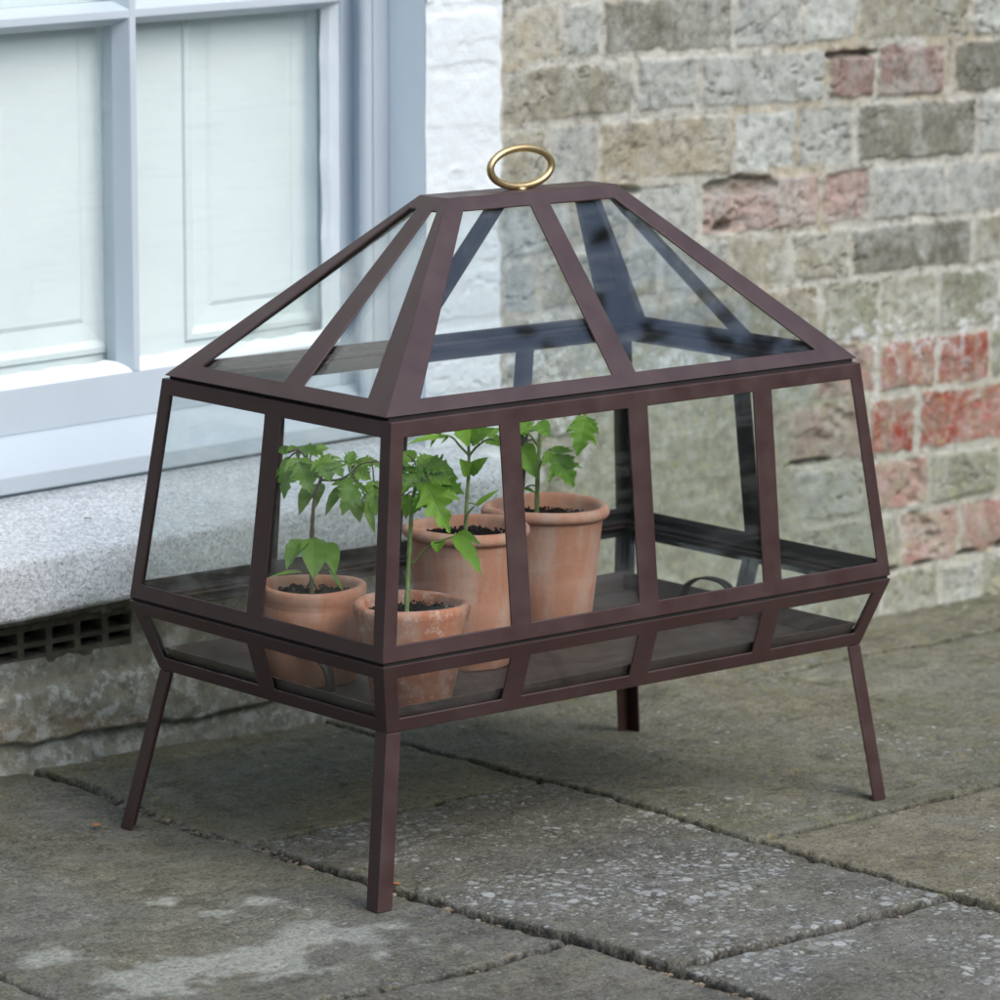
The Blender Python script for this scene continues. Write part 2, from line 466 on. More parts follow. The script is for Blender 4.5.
# ================================================================== GROUND
def build_ground():
    def axis(lo, hi, step, far):
        a = np.arange(lo, hi+1e-6, step)
        g = [1.6**k*step*3 for k in range(40)]
        l = []; p = lo
        for s in g:
            p -= s
            if p < -far: break
            l.append(p)
        r = []; p = hi
        for s in g:
            p += s
            if p > far: break
            r.append(p)
        return np.array(l[::-1]+list(a)+r)
    xs = axis(-1.0, 1.5, .0034, 45); ys = axis(-.95, .53, .0034, 45)
    X, Y = np.meshgrid(xs, ys)
    wob = lambda t, s, a=.006: (fbm(t*4, t*0+s, s, 3)-.5)*2*a + (vn(t*45, t*0+s, s+5)-.5)*.004
    # column joints: x as a function of y
    jy = [-6, -.57, -.38, -.13, .045, .11, .245, .41, 6]
    j1 = np.interp(Y, jy, [-.268, -.268, -.282, -.300, -.302, -.313, -.313, -.300, -.300])
    cols = [(-3.1, None), (-2.35, None), (-1.62, None), (-.772, None), (-.30, j1), (.118, None), (.708, None), (1.33, None), (2.1, None), (2.9, None)]
    bx = [(b if b is not None else np.full_like(X, a)) + wob(Y, i+3) for i, (a, b) in enumerate(cols)]
    ycuts = {0: [-.9, .1], 1: [-1.2, -.4], 2: [-.7, .2], 3: [-.70, .06], 4: [-.415, -1.15], 5: [.084, -.542, -1.3], 6: [-.259, -1.02], 7: [-.45, .33], 8: [-.2, -.9], 9: [-.5], 10: [-.1, -.8]}
    tint = {(5, 2): ((.084,.082,.073), 1.0, .15), (5, 3): ((.112,.112,.086), .22, 1.0), (6, 2): ((.105,.104,.084), .45, .85), (6, 1): ((.140,.128,.094), .50, .35),
            (5, 1): ((.10,.098,.088), .72, .2), (4, 2): ((.088,.088,.079), .26, .35), (4, 1): ((.088,.084,.076), .25, .25), (7, 2): ((.12,.118,.09), .3, .8), (7, 1): ((.12,.118,.09), .3, .8), (3, 1): ((.09,.088,.072), .3, .4)}
    c = np.zeros(X.shape, int)
    d = np.full(X.shape, 9.0)
    jw = np.full(X.shape, .0045)
    for i, b in enumerate(bx):
        c += (X > b)
        dd = np.abs(X-b)
        w = {4: .0062, 5: .0050, 6: .0026}.get(i, .0045)
        jw = np.where(dd < d, w, jw); d = np.minimum(d, dd)
    col = np.zeros(X.shape+(3,)); lich = np.zeros(X.shape); moss = np.zeros(X.shape); hgt = np.zeros(X.shape)
    for ci in range(len(cols)+1):
        cuts = sorted(ycuts[ci]); m = c == ci
        if not m.any(): continue
        r = np.zeros(X.shape, int)
        for k, y0 in enumerate(cuts):
            yb = y0 + wob(X, ci*7+k+40, .004)
            r += (Y > yb)
            dd = np.where(m, np.abs(Y-yb), 9)
            w = {(5, 2): .0030, (6, 1): .0034, (5, 1): .0042, (4, 1): .0046}.get((ci, k), .004)
            jw = np.where(dd < d, w, jw); d = np.minimum(d, dd)
        for rr in range(len(cuts)+1):
            q = m & (r == rr)
            rr_ = random.Random(ci*31+rr)
            base, li, mo = tint.get((ci, rr), ((.10*rr_.uniform(.8, 1.25),)*2+(.083,), rr_.uniform(.2, .6), rr_.uniform(.2, .7)))
            col[q] = base; lich[q] = li; moss[q] = mo
            tx, ty = rr_.uniform(-.006, .006), rr_.uniform(-.006, .006)
            hgt[q] = (rr_.uniform(-.0025, .0025) + tx*(X[q]) + ty*Y[q]) * (np.abs(X[q]) < 3)
    far = (np.abs(X) < 3) & (np.abs(Y) < 3)
    jw = jw*(.46+.70*fbm(X*18, Y*18, 9, 3))
    edge = d + (fbm(X*60, Y*60, 3, 4)-.5)*.0085
    joint = (1-ss(jw*.9, jw*1.35, edge))*far
    jcol = (1-ss(jw*1.0, jw*1.75, edge))*far
    # slab surface: riven texture, worn arrises, sunken joints
    riven = (fbm(X*7, Y*7, 1, 5)-.5)*.010 + (np.abs(fbm(X*22, Y*34, 2, 4)-.5))*-.007 + (fbm(X*90, Y*90, 21, 2)-.5)*.0016
    z = hgt + riven - .0026*np.exp(-np.maximum(edge-jw, 0)/.003)
    z = z*(1-joint) + joint*(-.010 + (fbm(X*90, Y*90, 8, 3)-.5)*.009)
    # keep the slabs level under the case's feet
    for fx, fy in ((-.363,-.216), (.357,-.216), (-.367,.224), (.363,.216)):
        w = np.exp(-((X-fx)**2+(Y-fy)**2)/.045**2)
        z = z*(1-w) + (-.0012)*w
    z = np.where(far, z, -.004)
    # colour variation that belongs to the stone
    v = (.62+.76*fbm(X*4.2, Y*4.2, 31, 5))*(.8+.4*fbm(X*16, Y*22, 35, 4))
    warm = (fbm(X*5, Y*5, 77, 4)-.5)
    col = col*np.array((1.20,1.17,1.03))*v[..., None]*(1+np.stack([warm*.18, warm*.06, -warm*.3], -1))
    # algae thickest along joints and by the wall
    moss = np.clip(moss*.85 + .75*np.exp(-np.maximum(edge, 0)/.045)*fbm(X*6, Y*6, 5, 3)*1.3 + .5*ss(.2, .48, Y)*(X < 1.5), 0, 1.2)
    lich = np.clip(.12+lich*(.50+.95*ss(.35, .65, fbm(X*7+3, Y*7, 12, 4))), 0, 1)*(1-joint)
    # cement-pale stain on the front left slab
    st = np.zeros(X.shape)
    for px, py, r in ((-.69,-.13,.035), (-.684,-.245,.05), (-.65,-.255,.05), (-.614,-.26,.052), (-.57,-.25,.055), (-.523,-.25,.058), (-.47,-.235,.05), (-.433,-.213,.043), (-.431,-.28,.035), (-.39,-.25,.025), (-.40,-.31,.02), (-.49,-.12,.028), (-.45,-.06,.02), (-.43,-.10,.02), (-.50,-.04,.02)):
        r = r*1.2
        st = np.maximum(st, np.exp(-((X-px)**2+(Y-py)**2)/r**2)*(1.0 if r > .03 else .75))
    st = ss(.34, .66, st*.78 + (fbm(X*24, Y*24, 66, 6, .6)-.5)*1.5)*(1-joint)
    mort = ss(.0, .07, Y)*(1-ss(.30, .42, Y))*(np.abs(X+.31) < .06)
    z += joint*mort*.006
    P = np.stack([X, Y, z], -1)
    o = grid_mesh("paving", P, MT['ground'], dict(col=col, joint=jcol, moss=moss, lichen=lich, stain=st, mortar=mort))
    tag(o, "worn grey stone paving slabs with dark mossy joints and pale lichen spots", "paving", kind="structure")
    # grit and moss crumbs lying in the joints
    bm = bmesh.new()
    ii = np.argwhere((joint > .8) & (X > -.95) & (X < 1.3) & (Y > -.9) & (Y < .45))
    rg = random.Random(4)
    for k in range(1500):
        a, b = ii[rg.randrange(len(ii))]
        s = rg.uniform(.0012, .0034)*(1.5 if rg.random() < .08 else 1)
        r = bmesh.ops.create_icosphere(bm, subdivisions=1, radius=s, matrix=Matrix.Translation((X[a, b]+rg.uniform(-.004, .004), Y[a, b]+rg.uniform(-.004, .004), z[a, b]+s*.4)) @ Matrix.Rotation(rg.uniform(0, 3), 4, 'Z') @ Matrix.Diagonal((rg.uniform(.7, 1.8), rg.uniform(.6, 1.1), rg.uniform(.4, .8), 1)))
    g = obj("joint_grit", bm, MT['grit'])
    tag(g, "brown grit and crumbs lying in the paving joints", "grit", kind="stuff")
build_ground()
sky_note = None

# ================================================================== WALL
WY = .497
OX0, OX1, OZ0, OZ1 = -.415, .2785, .262, 1.78          # window opening
VX0, VX1, VZ0, VZ1 = -.405, -.163, .130, .170          # vent opening
def build_wall():
    def axis(lo, hi, step, a, b, extra):
        v = list(np.arange(lo, hi+1e-6, step))
        v += list(np.arange(a, lo-.001, .04)) + list(np.arange(hi+.03, b, .04))
        for e in extra:
            i = int(np.argmin([abs(q-e) for q in v])); v[i] = e
        return np.array(sorted(v))
    xs = axis(-.46, 1.46, .0028, -2.2, 3.0, (OX0, OX1, VX0, VX1)); zs = axis(-.05, .93, .0028, -.06, 3.0, (OZ0, OZ1, VZ0, VZ1))
    X, Z = np.meshgrid(xs, zs)
    zl = [-.112, -.03, .055, .137, .212, .298, .373, .46, .53, .608, .693, .768, .842, .918]
    while zl[-1] < 3.1: zl.append(zl[-1]+.076)
    B = (.37,.335,.25); BG = (.33,.318,.25); DG = (.19,.185,.15); LG = (.40,.42,.395); W = (.50,.53,.51); R = (.33,.060,.034); PK = (.42,.31,.275); DR = (.29,.205,.18); GN = (.27,.275,.205); PR = (.40,.23,.20)
    rows = {  # row index -> x breaks, colours of the bricks between them
        11: ([.278,.396,.499,.561,.787,.906,1.0075,1.223,1.397], [W,B,LG,DG,LG,LG,BG,LG]),
        10: ([.278,.396,.617,.727,.951,1.043,1.174,1.19,1.40], [W,BG,LG,LG,DR,DR,LG,DG]),
        9: ([.278,.396,.474,.559,.79,.902,1.006,1.2385,1.404], [W,BG,LG,B,W,LG,DG,LG]),
        8: ([.278,.396,.502,.6185,.73,.944,1.04,1.185,1.3066], [W,LG,B,LG,PK,PK,LG,LG]),
        7: ([.278,.4,.4615,.662,.784,.891,1.001,1.234,1.41], [W,LG,BG,LG,BG,BG,DG,BG]),
        6: ([.278,.40,.561,.663,.838,.947,1.059,1.17,1.292,1.41], [W,BG,LG,GN,B,GN,BG,GN,BG]),
        5: ([.278,.40,.5615,.8035,.939,1.057,1.170,1.278,1.416], [W,LG,W,LG,PR,R,R,GN]),
        4: ([.278,.4625,.699,.805,1.04,1.1355,1.419], [W,GN,GN,PK,R,R]),
        3: ([.30,.52,.735,.90,1.042,1.161,1.30,1.422], [GN,GN,GN,LG,PR,GN,GN]),
        2: ([.34,.55,.736,.916,1.105,1.222,1.425], [GN,GN,GN,GN,PR,PR]),
        1: ([.33,.52,.83,.965,1.069,1.185,1.265,1.408], [GN,GN,GN,GN,GN,LG,GN]),
        0: ([.33,.6,.827,1.04,1.26,1.4], [GN,GN,GN,GN,GN]),
    }
    rg = random.Random(11)
    wz = Z + (fbm(X*5, Z*0+2, 3, 3)-.5)*.010 + (vn(X*40, Z*40, 6)-.5)*.003
    row = np.clip(np.searchsorted(zl, wz)-1, 0, len(zl)-2)
    za = np.array(zl)[row]; zb = np.array(zl)[row+1]
    dz = np.minimum(wz-za, zb-wz)
    col = np.zeros(X.shape+(3,)); dx = np.full(X.shape, 9.); proud = np.zeros(X.shape); chip = np.zeros(X.shape)
    wx = X + (fbm(X*30, Z*30, 8, 2)-.5)*.006
    for r in range(len(zl)-1):
        m = row == r
        if not m.any(): continue
        br, cs = rows.get(r, ([], []))
        br = list(br); cs = list(cs)
        if not br: br = [.3]
        while br[-1] < 3.2:
            cs.append([BG, LG, B, DG, GN][rg.randrange(5)]); br.append(br[-1]+(.115 if len(br) % 2 else .232)*rg.uniform(.94, 1.06))
        while br[0] > -2.4:
            cs.insert(0, [BG, LG, B, DG][rg.randrange(4)]); br.insert(0, br[0]-(.115 if len(br) % 2 else .232)*rg.uniform(.94, 1.06))
        k = np.clip(np.searchsorted(br, wx[m])-1, 0, len(br)-2)
        b = np.array(br); cc = np.array(cs)
        jit = np.array([[rg.uniform(.9, 1.1)]*3 for _ in cs]); cc = cc*jit
        pr = np.array([rg.uniform(-.0035, .003) for _ in cs]); ch = np.array([1.0 if c in (PK, DR, PR) else rg.uniform(0, .35) for c in cs])
        col[m] = cc[k]; dx[m] = np.minimum(wx[m]-b[k], b[k+1]-wx[m]); proud[m] = pr[k]; chip[m] = ch[k]
    e = np.minimum(dx, dz) + (fbm(X*55, Z*55, 14, 3)-.5)*.008
    mj = .0042*(.6+.9*fbm(X*9, Z*9, 15, 3))
    brick = ss(mj, mj+.0035, e)
    mort = np.array((.50,.495,.45))*(.8+.4*fbm(X*25, Z*25, 19, 4))[..., None]
    och = ss(.55, .7, fbm(X*12, Z*12, 23, 4))[..., None]
    mort = mort*(1-och*.5) + np.array((.40,.32,.18))*och*.5
    # whole-brick variation: pale weathered skins, darker patches, streaks
    sk = fbm(X*14, Z*18, 33, 5); stx = fbm(X*60, Z*9, 35, 3)
    col = col*(.78+.46*sk)[..., None]
    pal = ss(.50, .66, fbm(X*17+5, Z*17, 41, 5))[..., None]*.45*(1-.6*(col[..., :1] > col[..., 2:]*2))
    col = col*(1-pal) + np.array((.45,.47,.445))*pal
    st_ = ss(.55, .75, stx)[..., None]*.25
    col = col*(1-st_)+np.array((.48,.49,.46))*st_
    # an old skim of render hides the bricks low down behind the case
    nz_ = (fbm(X*7, Z*7, 44, 4)-.5)*.12
    rend = ss(.47, .55, X+nz_)*(1-ss(.88, .97, X+nz_))*(1-ss(.40, .46, Z+nz_*.6))
    rk = (rend*.85)[..., None]
    brick = brick*(1-.8*rend); mort = mort*(1-rk)+np.array((.33,.335,.26))*(.75+.5*fbm(X*20, Z*20, 47, 5))[..., None]*rk
    # crack lines across the faces
    cr = np.abs(fbm(X*16, Z*34, 51, 4)-.5)
    crk = (1-ss(.003, .013, cr))*ss(.42, .6, fbm(X*6, Z*6, 53, 3))*brick
    # spalled faces
    sp = ss(.50, .58, fbm(X*15, Z*22, 61, 4))*np.clip(chip*1.2, 0, 1)*brick
    hole = np.zeros(X.shape)
    for hx, hz, rx, rz in ((.80,.597,.055,.012), (.60,.60,.03,.009), (1.00,.757,.05,.005), (1.07,.058,.035,.005), (1.155,.06,.02,.004), (1.235,.064,.02,.0045), (1.32,.066,.02,.007), (1.045,.214,.012,.006), (.93,.222,.05,.004), (.765,.545,.018,.006)):
        hole = np.maximum(hole, 1-ss(.7, 1.15, np.sqrt(((X-hx)/rx)**2+((Z-hz)/rz)**2)+(fbm(X*40, Z*40, 71, 3)-.5)*.9))
    y = -brick*(.0028+proud*.8) - (fbm(X*22, Z*22, 81, 5)-.5)*.0075 - (fbm(X*85, Z*85, 83, 3)-.5)*.0025 + crk*.006 + sp*.006 + hole*.016
    col = col*(1-.75*(1-ss(-.47, -.455, X)))[..., None]  # unseen bricks left of the window, darkened to weaken their reflection in the glass
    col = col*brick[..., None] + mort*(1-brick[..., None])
    hk = hole[..., None]
    col = col*(1-hk*.55)+np.array((.16,.155,.125))*hk*.55
    # white limewash round the window
    pe = .397 + (fbm(Z*30, X*0, 91, 3)-.5)*.010
    paint = (1-ss(pe-.002, pe+.003, X))*ss(.235, .262, Z+(fbm(X*14, Z*14, 93, 4)-.5)*.06)*ss(-.43, -.42, X)
    y = y*(1-paint*.5) - paint*.002
    # splashes of old limewash beyond the edge, low down
    lime = np.clip((.85*(1-ss(.43, .62, X)) + .15)*ss(.2, .3, Z)*(1-ss(.40, .50, Z)) + .75*np.exp(-((Z-.378)/.03)**2)*ss(.5, .75, X) + .18, 0, 1)
    green = np.clip(1.15*(1-ss(.30, .52, Z + (fbm(X*5, Z*5, 95, 3)-.5)*.16)) - .35*ss(.95, 1.2, X)*ss(.1, .3, Z) + .10*(1-ss(.5, .8, Z)), 0, 1)*(1-paint)
    # render and rubble footing under the window
    fz = .205 + (fbm(X*6, Z*0, 97, 3)-.5)*.03
    foot = (1-ss(fz, fz+.006, Z))*(1-ss(.45, .62, X+(fbm(Z*10, X*6, 99, 3)-.5)*.1))
    steps = [(.098, .05), (.032, .03)]
    fy = -.004 - (fbm(X*8, Z*12, 101, 5)-.5)*.020 - (fbm(X*40, Z*40, 103, 3)-.5)*.006
    l1 = .094 + .05*(X+.24)*.35 + (fbm(X*9, X*0, 105, 4)-.5)*.028
    l2 = .028 + .10*(X+.24)*.2 + (fbm(X*7, X*0+4, 107, 4)-.5)*.045
    fy += -.005*(1-ss(l1-.003, l1+.001, Z)) - .003*ss(l2-.003, l2+.001, Z)*(1-ss(l1-.003, l1+.001, Z)) + .006*(1-ss(l2-.004, l2+.001, Z))
    fc = np.array((.29,.285,.245))*(.7+.6*fbm(X*7, Z*7, 109, 5))[..., None]
    tan = ss(.47, .6, fbm(X*5+2, Z*9, 111, 4))[..., None]*((Z < l1) & (Z > l2))[..., None]
    fc = fc*(1-tan*.7) + np.array((.25,.185,.12))*tan*.7
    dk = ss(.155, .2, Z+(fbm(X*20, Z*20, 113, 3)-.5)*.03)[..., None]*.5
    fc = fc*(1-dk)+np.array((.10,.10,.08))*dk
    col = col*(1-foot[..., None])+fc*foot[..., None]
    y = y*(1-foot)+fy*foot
    pale = foot*ss(.03, .12, Z)*(1-ss(.10, .14, Z))
    lime = np.clip(lime + foot*.35 + pale*.45, 0, 1); green = np.clip(green*(1-foot*.6)+foot*.12, 0, 1)
    # a rough skirt where the wall meets the paving
    sk = np.exp(-np.maximum(Z, 0)/.02)
    y -= sk*.006*(.5+fbm(X*20, Z*20, 117, 3))
    xc = .5*(xs[1:]+xs[:-1]); zc = .5*(zs[1:]+zs[:-1])
    XC, ZC = np.meshgrid(xc, zc)
    keep = ~((XC > OX0) & (XC < OX1) & (ZC > OZ0) & (ZC < OZ1)) & ~((XC > VX0) & (XC < VX1) & (ZC > VZ0) & (ZC < VZ1))
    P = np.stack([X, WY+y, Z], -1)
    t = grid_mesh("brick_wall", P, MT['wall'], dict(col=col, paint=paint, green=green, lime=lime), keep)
    # the wall's thickness behind the face
    bm = bmesh.new()
    box(bm, -2.2, OX0-.02, WY+.035, WY+.33, -.05, 2.95); box(bm, OX1+.022, 2.95, WY+.035, WY+.33, -.05, 2.95)
    box(bm, OX0-.02, OX1+.022, WY+.035, WY+.33, OZ1+.02, 2.95); box(bm, VX1+.01, OX1+.022, WY+.035, WY+.33, -.05, OZ0-.03)
    box(bm, OX0-.02, VX0-.01, WY+.035, WY+.33, -.05, OZ0-.03)
    box(bm, VX0-.01, VX1+.01, WY+.085, WY+.33, -.05, OZ0-.03)
    core = obj("wall_core", bm, MT['clay'], t)
    tag(t, "weathered old brick wall, buff and grey with a few red bricks, whitewashed beside the window", "wall")
build_wall()

# ================================================================== WINDOW
SH = .028
def sag(o):     # the old window has dropped towards its left end
    for v in o.data.vertices:
        v.co.z += SH*(v.co.x-.28)
    return o
def build_window():
    t = empty("sash_window", (-.07, .56, .325))
    off = t.location
    def part(name, bm, mat, parent=None, bw=.002, seg=3):
        o = obj(name, bm, mat, parent or t, off=None)
        sag(o)
        for v in o.data.vertices: v.co -= off
        if bw: bevel(o, bw, seg)
        return o
    X0, X1 = OX0, OX1
    zb, zt = .381, 1.74
    # jamb linings (painted reveals), box frame with staff bead
    bm = bmesh.new()
    box(bm, X1, X1+.02, WY-.001, .566, .30, 1.80); box(bm, X0-.02, X0, WY-.001, .566, .30, 1.80)
    box(bm, X0, X1, WY+.002, .566, 1.765, 1.80)
    part("reveal_lining", bm, MT['reveal'], bw=.0015)
    bm = bmesh.new()
    box(bm, .2555, X1+.02, .5662, .70, .33, 1.80); box(bm, X0-.02, -.3925, .5662, .70, .33, 1.80); box(bm, -.3925, .2555, .5664, .70, 1.74, 1.80)
    # staff bead: rounded strip in front of the frame edge
    for bx in (.2505, -.3875):
        tube(bm, [(bx, .575, .345), (bx, .575, 1.745)], .0085, 10)
    part("window_frame", bm, MT['frame'], bw=.0018)
    # brush strip in the gap beside the sash
    bm = bmesh.new(); box(bm, .2705, .2738, .6035, .64, .385, 1.735); part("draught_brush", bm, MT['brush'], bw=0)
    # timber sill
    bm = bmesh.new()
    prof = [(.546,.3252), (.546,.3470), (.5500,.3500), (.600,.3800), (.70,.392), (.70,.3252)]
    A = [bm.verts.new((X0+.001, y, z)) for y, z in prof]; Bv = [bm.verts.new((X1-.001, y, z)) for y, z in prof]
    n = len(prof)
    for i in range(n): bm.faces.new((A[i], A[(i+1) % n], Bv[(i+1) % n], Bv[i]))
    bm.faces.new(A[::-1]); bm.faces.new(Bv)
    bmesh.ops.recalc_face_normals(bm, faces=bm.faces)
    part("window_sill", bm, MT['paint'], bw=.003)
    # sash: stiles, rails, glazing bars with putty slopes
    bm = bmesh.new()
    Yf, Yg, Yb = .606, .630, .648
    SX0, SX1 = -.4070, .2700
    def bar_v(xc, wf, wg, z0, z1):
        p = [(-wf/2, Yf), (wf/2, Yf), (wg/2, Yg-.002), (wg/2, Yb), (-wg/2, Yb), (-wg/2, Yg-.002)]
        a = [bm.verts.new((xc+x, y, z0)) for x, y in p]; b = [bm.verts.new((xc+x, y, z1)) for x, y in p]
        for i in range(6): bm.faces.new((a[i], a[(i+1) % 6], b[(i+1) % 6], b[i]))
        bm.faces.new(a[::-1]); bm.faces.new(b)
    def bar_h(zc, wf, wg, x0, x1):
        p = [(-wf/2, Yf+.0006), (wf/2, Yf+.0006), (wg/2, Yg-.003), (wg/2, Yb-.001), (-wg/2, Yb-.001), (-wg/2, Yg-.003)]
        a = [bm.verts.new((x0, y, zc+z)) for z, y in p]; b = [bm.verts.new((x1, y, zc+z)) for z, y in p]
        for i in range(6): bm.faces.new((a[i], b[i], b[(i+1) % 6], a[(i+1) % 6]))
        bm.faces.new(a); bm.faces.new(b[::-1])
    # rails/stiles as bars with a putty slope towards the glass
    box(bm, .236, SX1, Yf, Yb, zb, zt); box(bm, SX0, -.3725, Yf, Yb, zb, zt)
    box(bm, -.3725, .236, Yf+.001, Yb, zb, .4345); box(bm, -.3725, .236, Yf+.001, Yb, 1.70, zt)
    for xc in (-.0685,): bar_v(xc, .0085, .029, .4345, 1.70)
    for zc in (.8525, 1.276): bar_h(zc, .010, .028, -.3725, .236)
    sash = part("sash", bm, MT['paint'], bw=.0012)
    # putty fillets (part of the sash, ragged and brighter)
    bm = bmesh.new()
    rg = random.Random(3)
    def wedge(p0, p1, inward):
        p0, p1, inward = Vector(p0), Vector(p1), Vector(inward)
        n = 40; prev = None
        for i in range(n+1):
            q = p0.lerp(p1, i/n); w = .0125+rg.uniform(-.0022, .0022); h = rg.uniform(.0, .0014)
            a = bm.verts.new(q+Vector((0, -.0005-h*.4, 0))); b = bm.verts.new(q+inward*w+Vector((0, .0215, 0))); c = bm.verts.new(q+Vector((0, .0215, 0)))
            m = bm.verts.new(q+inward*(w*.62)+Vector((0, .0105-h, 0)))
            cur = (a, m, b, c)
            if prev:
                for k in range(3): bm.faces.new((prev[k], cur[k], cur[k+1], prev[k+1]))
            prev = cur
    wedge((-.3725, .6085, .4340), (.236, .6085, .4340), (0, 0, 1))
    wedge((.2365, .6085, .4345), (.2365, .6085, 1.70), (-1, 0, 0))
    wedge((-.37255, .6085, .4345), (-.37255, .6085, 1.70), (1, 0, 0))
    wedge((-.3725, .6085, 1.7005), (.236, .6085, 1.7005), (0, 0, -1))
    part("putty", bm, MT['shutter'], sash, bw=0)
    for x0, x1 in ((-.369, -.081), (-.056, .232)):
        for z0, z1 in ((.437, .841), (.864, 1.265), (1.287, 1.698)):
            bm = bmesh.new(); box(bm, x0, x1, Yg-.0005, Yg+.0025, z0, z1)
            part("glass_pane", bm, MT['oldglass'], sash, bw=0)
    # folded-in panelled shutters behind the glass
    for k, (x0, x1, px0, px1) in enumerate(((-.047, .262, .040, .238), (-.399, -.050, -.300, -.072))):
        bm = bmesh.new()
        Ys = .656
        for z0, z1 in ((.455, 1.05), (1.13, 1.66)):
            pass
        zs = [.36, .456, 1.06, 1.13, 1.66, 1.79]
        # stiles and rails
        box(bm, x0, px0, Ys, Ys+.025, zs[0], zs[5]); box(bm, px1, x1, Ys, Ys+.025, zs[0], zs[5])
        for a, b in ((0, 1), (2, 3), (4, 5)): box(bm, px0, px1, Ys+.0002, Ys+.025, zs[a], zs[b])
        for a, b in ((1, 2), (3, 4)):
            z0, z1 = zs[a], zs[b]
            # stepped moulding down into the recess, then a raised field
            def ring(i0, y0, i1, y1):
                o_ = [(px0+i0, z0+i0), (px1-i0, z0+i0), (px1-i0, z1-i0), (px0+i0, z1-i0)]; q_ = [(px0+i1, z0+i1), (px1-i1, z0+i1), (px1-i1, z1-i1), (px0+i1, z1-i1)]
                oo = [bm.verts.new((x, y0, z)) for x, z in o_]; qq = [bm.verts.new((x, y1, z)) for x, z in q_]
                for j in range(4): bm.faces.new((oo[j], oo[(j+1) % 4], qq[(j+1) % 4], qq[j]))
                return q_
            ring(-.004, Ys-.0003, -.0025, Ys-.004); ring(-.0025, Ys-.004, .004, Ys-.0045); ring(.004, Ys-.0045, .012, Ys+.003); ring(.012, Ys+.003, .034, Ys+.005); ring(.034, Ys+.005, .040, Ys+.002)
            q = ring(.040, Ys+.002, .041, Ys+.002)
            bm.faces.new([bm.verts.new((x, Ys+.002, z)) for x, z in q])
        bmesh.ops.recalc_face_normals(bm, faces=bm.faces)
        part("panelled_shutter", bm, MT['shutter'], bw=0)
    bm = bmesh.new(); box(bm, X0, X1, .76, .78, .33, 1.80); part("back_lining", bm, MT['shutter'], bw=0)
    tag(t, "pale grey painted sash window with glazing bars and white panelled shutters behind its panes", "window")
build_window()

def build_sill():
    bm = bmesh.new()
    n = 190; xa, xb = -.475, .338
    prof = [(.560,.300), (.545,.3235), (.50,.3125), (.45,.3000), (.42,.2930), (.402,.2892), (.3945,.2862), (.3925,.280), (.3925,.262), (.3925,.246), (.393,.233), (.396,.2275), (.43,.2265), (.50,.2265), (.560,.2265)]
    X = np.linspace(xa, xb, n)
    rings = []
    for i, x in enumerate(X):
        r = []
        for j, (y, z) in enumerate(prof):
            f = np.array([x]); 
            dn = (fbm(f*14, np.array([j*.9]), 5, 4)[0]-.5)*.008 + (fbm(f*55, np.array([j*.9]), 8, 2)[0]-.5)*.003
            dz = (fbm(f*9, np.array([j*.5+7]), 6, 4)[0]-.5)*.006
            s = SH*(x-.28)
            if j >= 10: s *= 1.5
            yy, zz = y, z
            if 5 <= j <= 12: yy += dn; zz += dz
            elif 2 <= j < 5: zz += dz*.6
            if x > xb-.012: # rounded end
                k = (x-(xb-.012))/.012; yy += .006*k*k if j < 13 and j > 4 else 0
            r.append(bm.verts.new((x, yy, zz+s)))
        rings.append(r)
    m = len(prof)
    for A, Bv in zip(rings, rings[1:]):
        for j in range(m): bm.faces.new((A[j], Bv[j], Bv[(j+1) % m], A[(j+1) % m]))
    bm.faces.new(rings[0]); bm.faces.new(rings[-1][::-1])
    bmesh.ops.recalc_face_normals(bm, faces=bm.faces)
    o = obj("stone_sill", bm, MT['granite'], None, True)
    tag(o, "thick speckled pale granite sill under the painted window", "sill")
build_sill()

def build_vent():
    t = empty("air_vent", (-.285, WY, .138))
    bm = bmesh.new()
    cx = [-.387+.0385*i for i in range(6)]
    w = .030
    rowz = [(.1375,.1470), (.1530,.1665)]
    xs = sorted([VX0-.006]+[c for c in cx]+[c+w for c in cx]+[VX1+.006]); zs = [VZ0-.004]+[q for r in rowz for q in r]+[VZ1+.004]
    V = {}
    def g(i, j, d):
        if (i, j, d) not in V:
            V[(i, j, d)] = bm.verts.new((xs[i], WY+(-.006 if d == 0 else .026), zs[j]+.03*(xs[i]+.16)*.9))
        return V[(i, j, d)]
    holes = set()
    for i in range(len(xs)-1):
        for j in range(len(zs)-1):
            if i % 2 == 1 and j in (1, 3): holes.add((i, j)); continue
            bm.faces.new((g(i,j,0), g(i+1,j,0), g(i+1,j+1,0), g(i,j+1,0)))
    for i, j in holes:
        for a, b in (((i,j),(i+1,j)), ((i+1,j),(i+1,j+1)), ((i+1,j+1),(i,j+1)), ((i,j+1),(i,j))):
            bm.faces.new((g(*a,0), g(*b,0), g(*b,1), g(*a,1)))
    bmesh.ops.recalc_face_normals(bm, faces=bm.faces)
    o = obj("grille", bm, MT['clay'], t, off=t.location)
    bm = bmesh.new(); box(bm, VX0, VX1, WY+.031, WY+.05, VZ0-.005, VZ1+.01)  # near-black panel standing in for the shade inside the vent
    obj("vent_shade_panel", bm, MT['dark'], t, off=t.location)
    tag(t, "old clay air vent with two rows of square holes under the granite sill", "air vent")
build_vent()

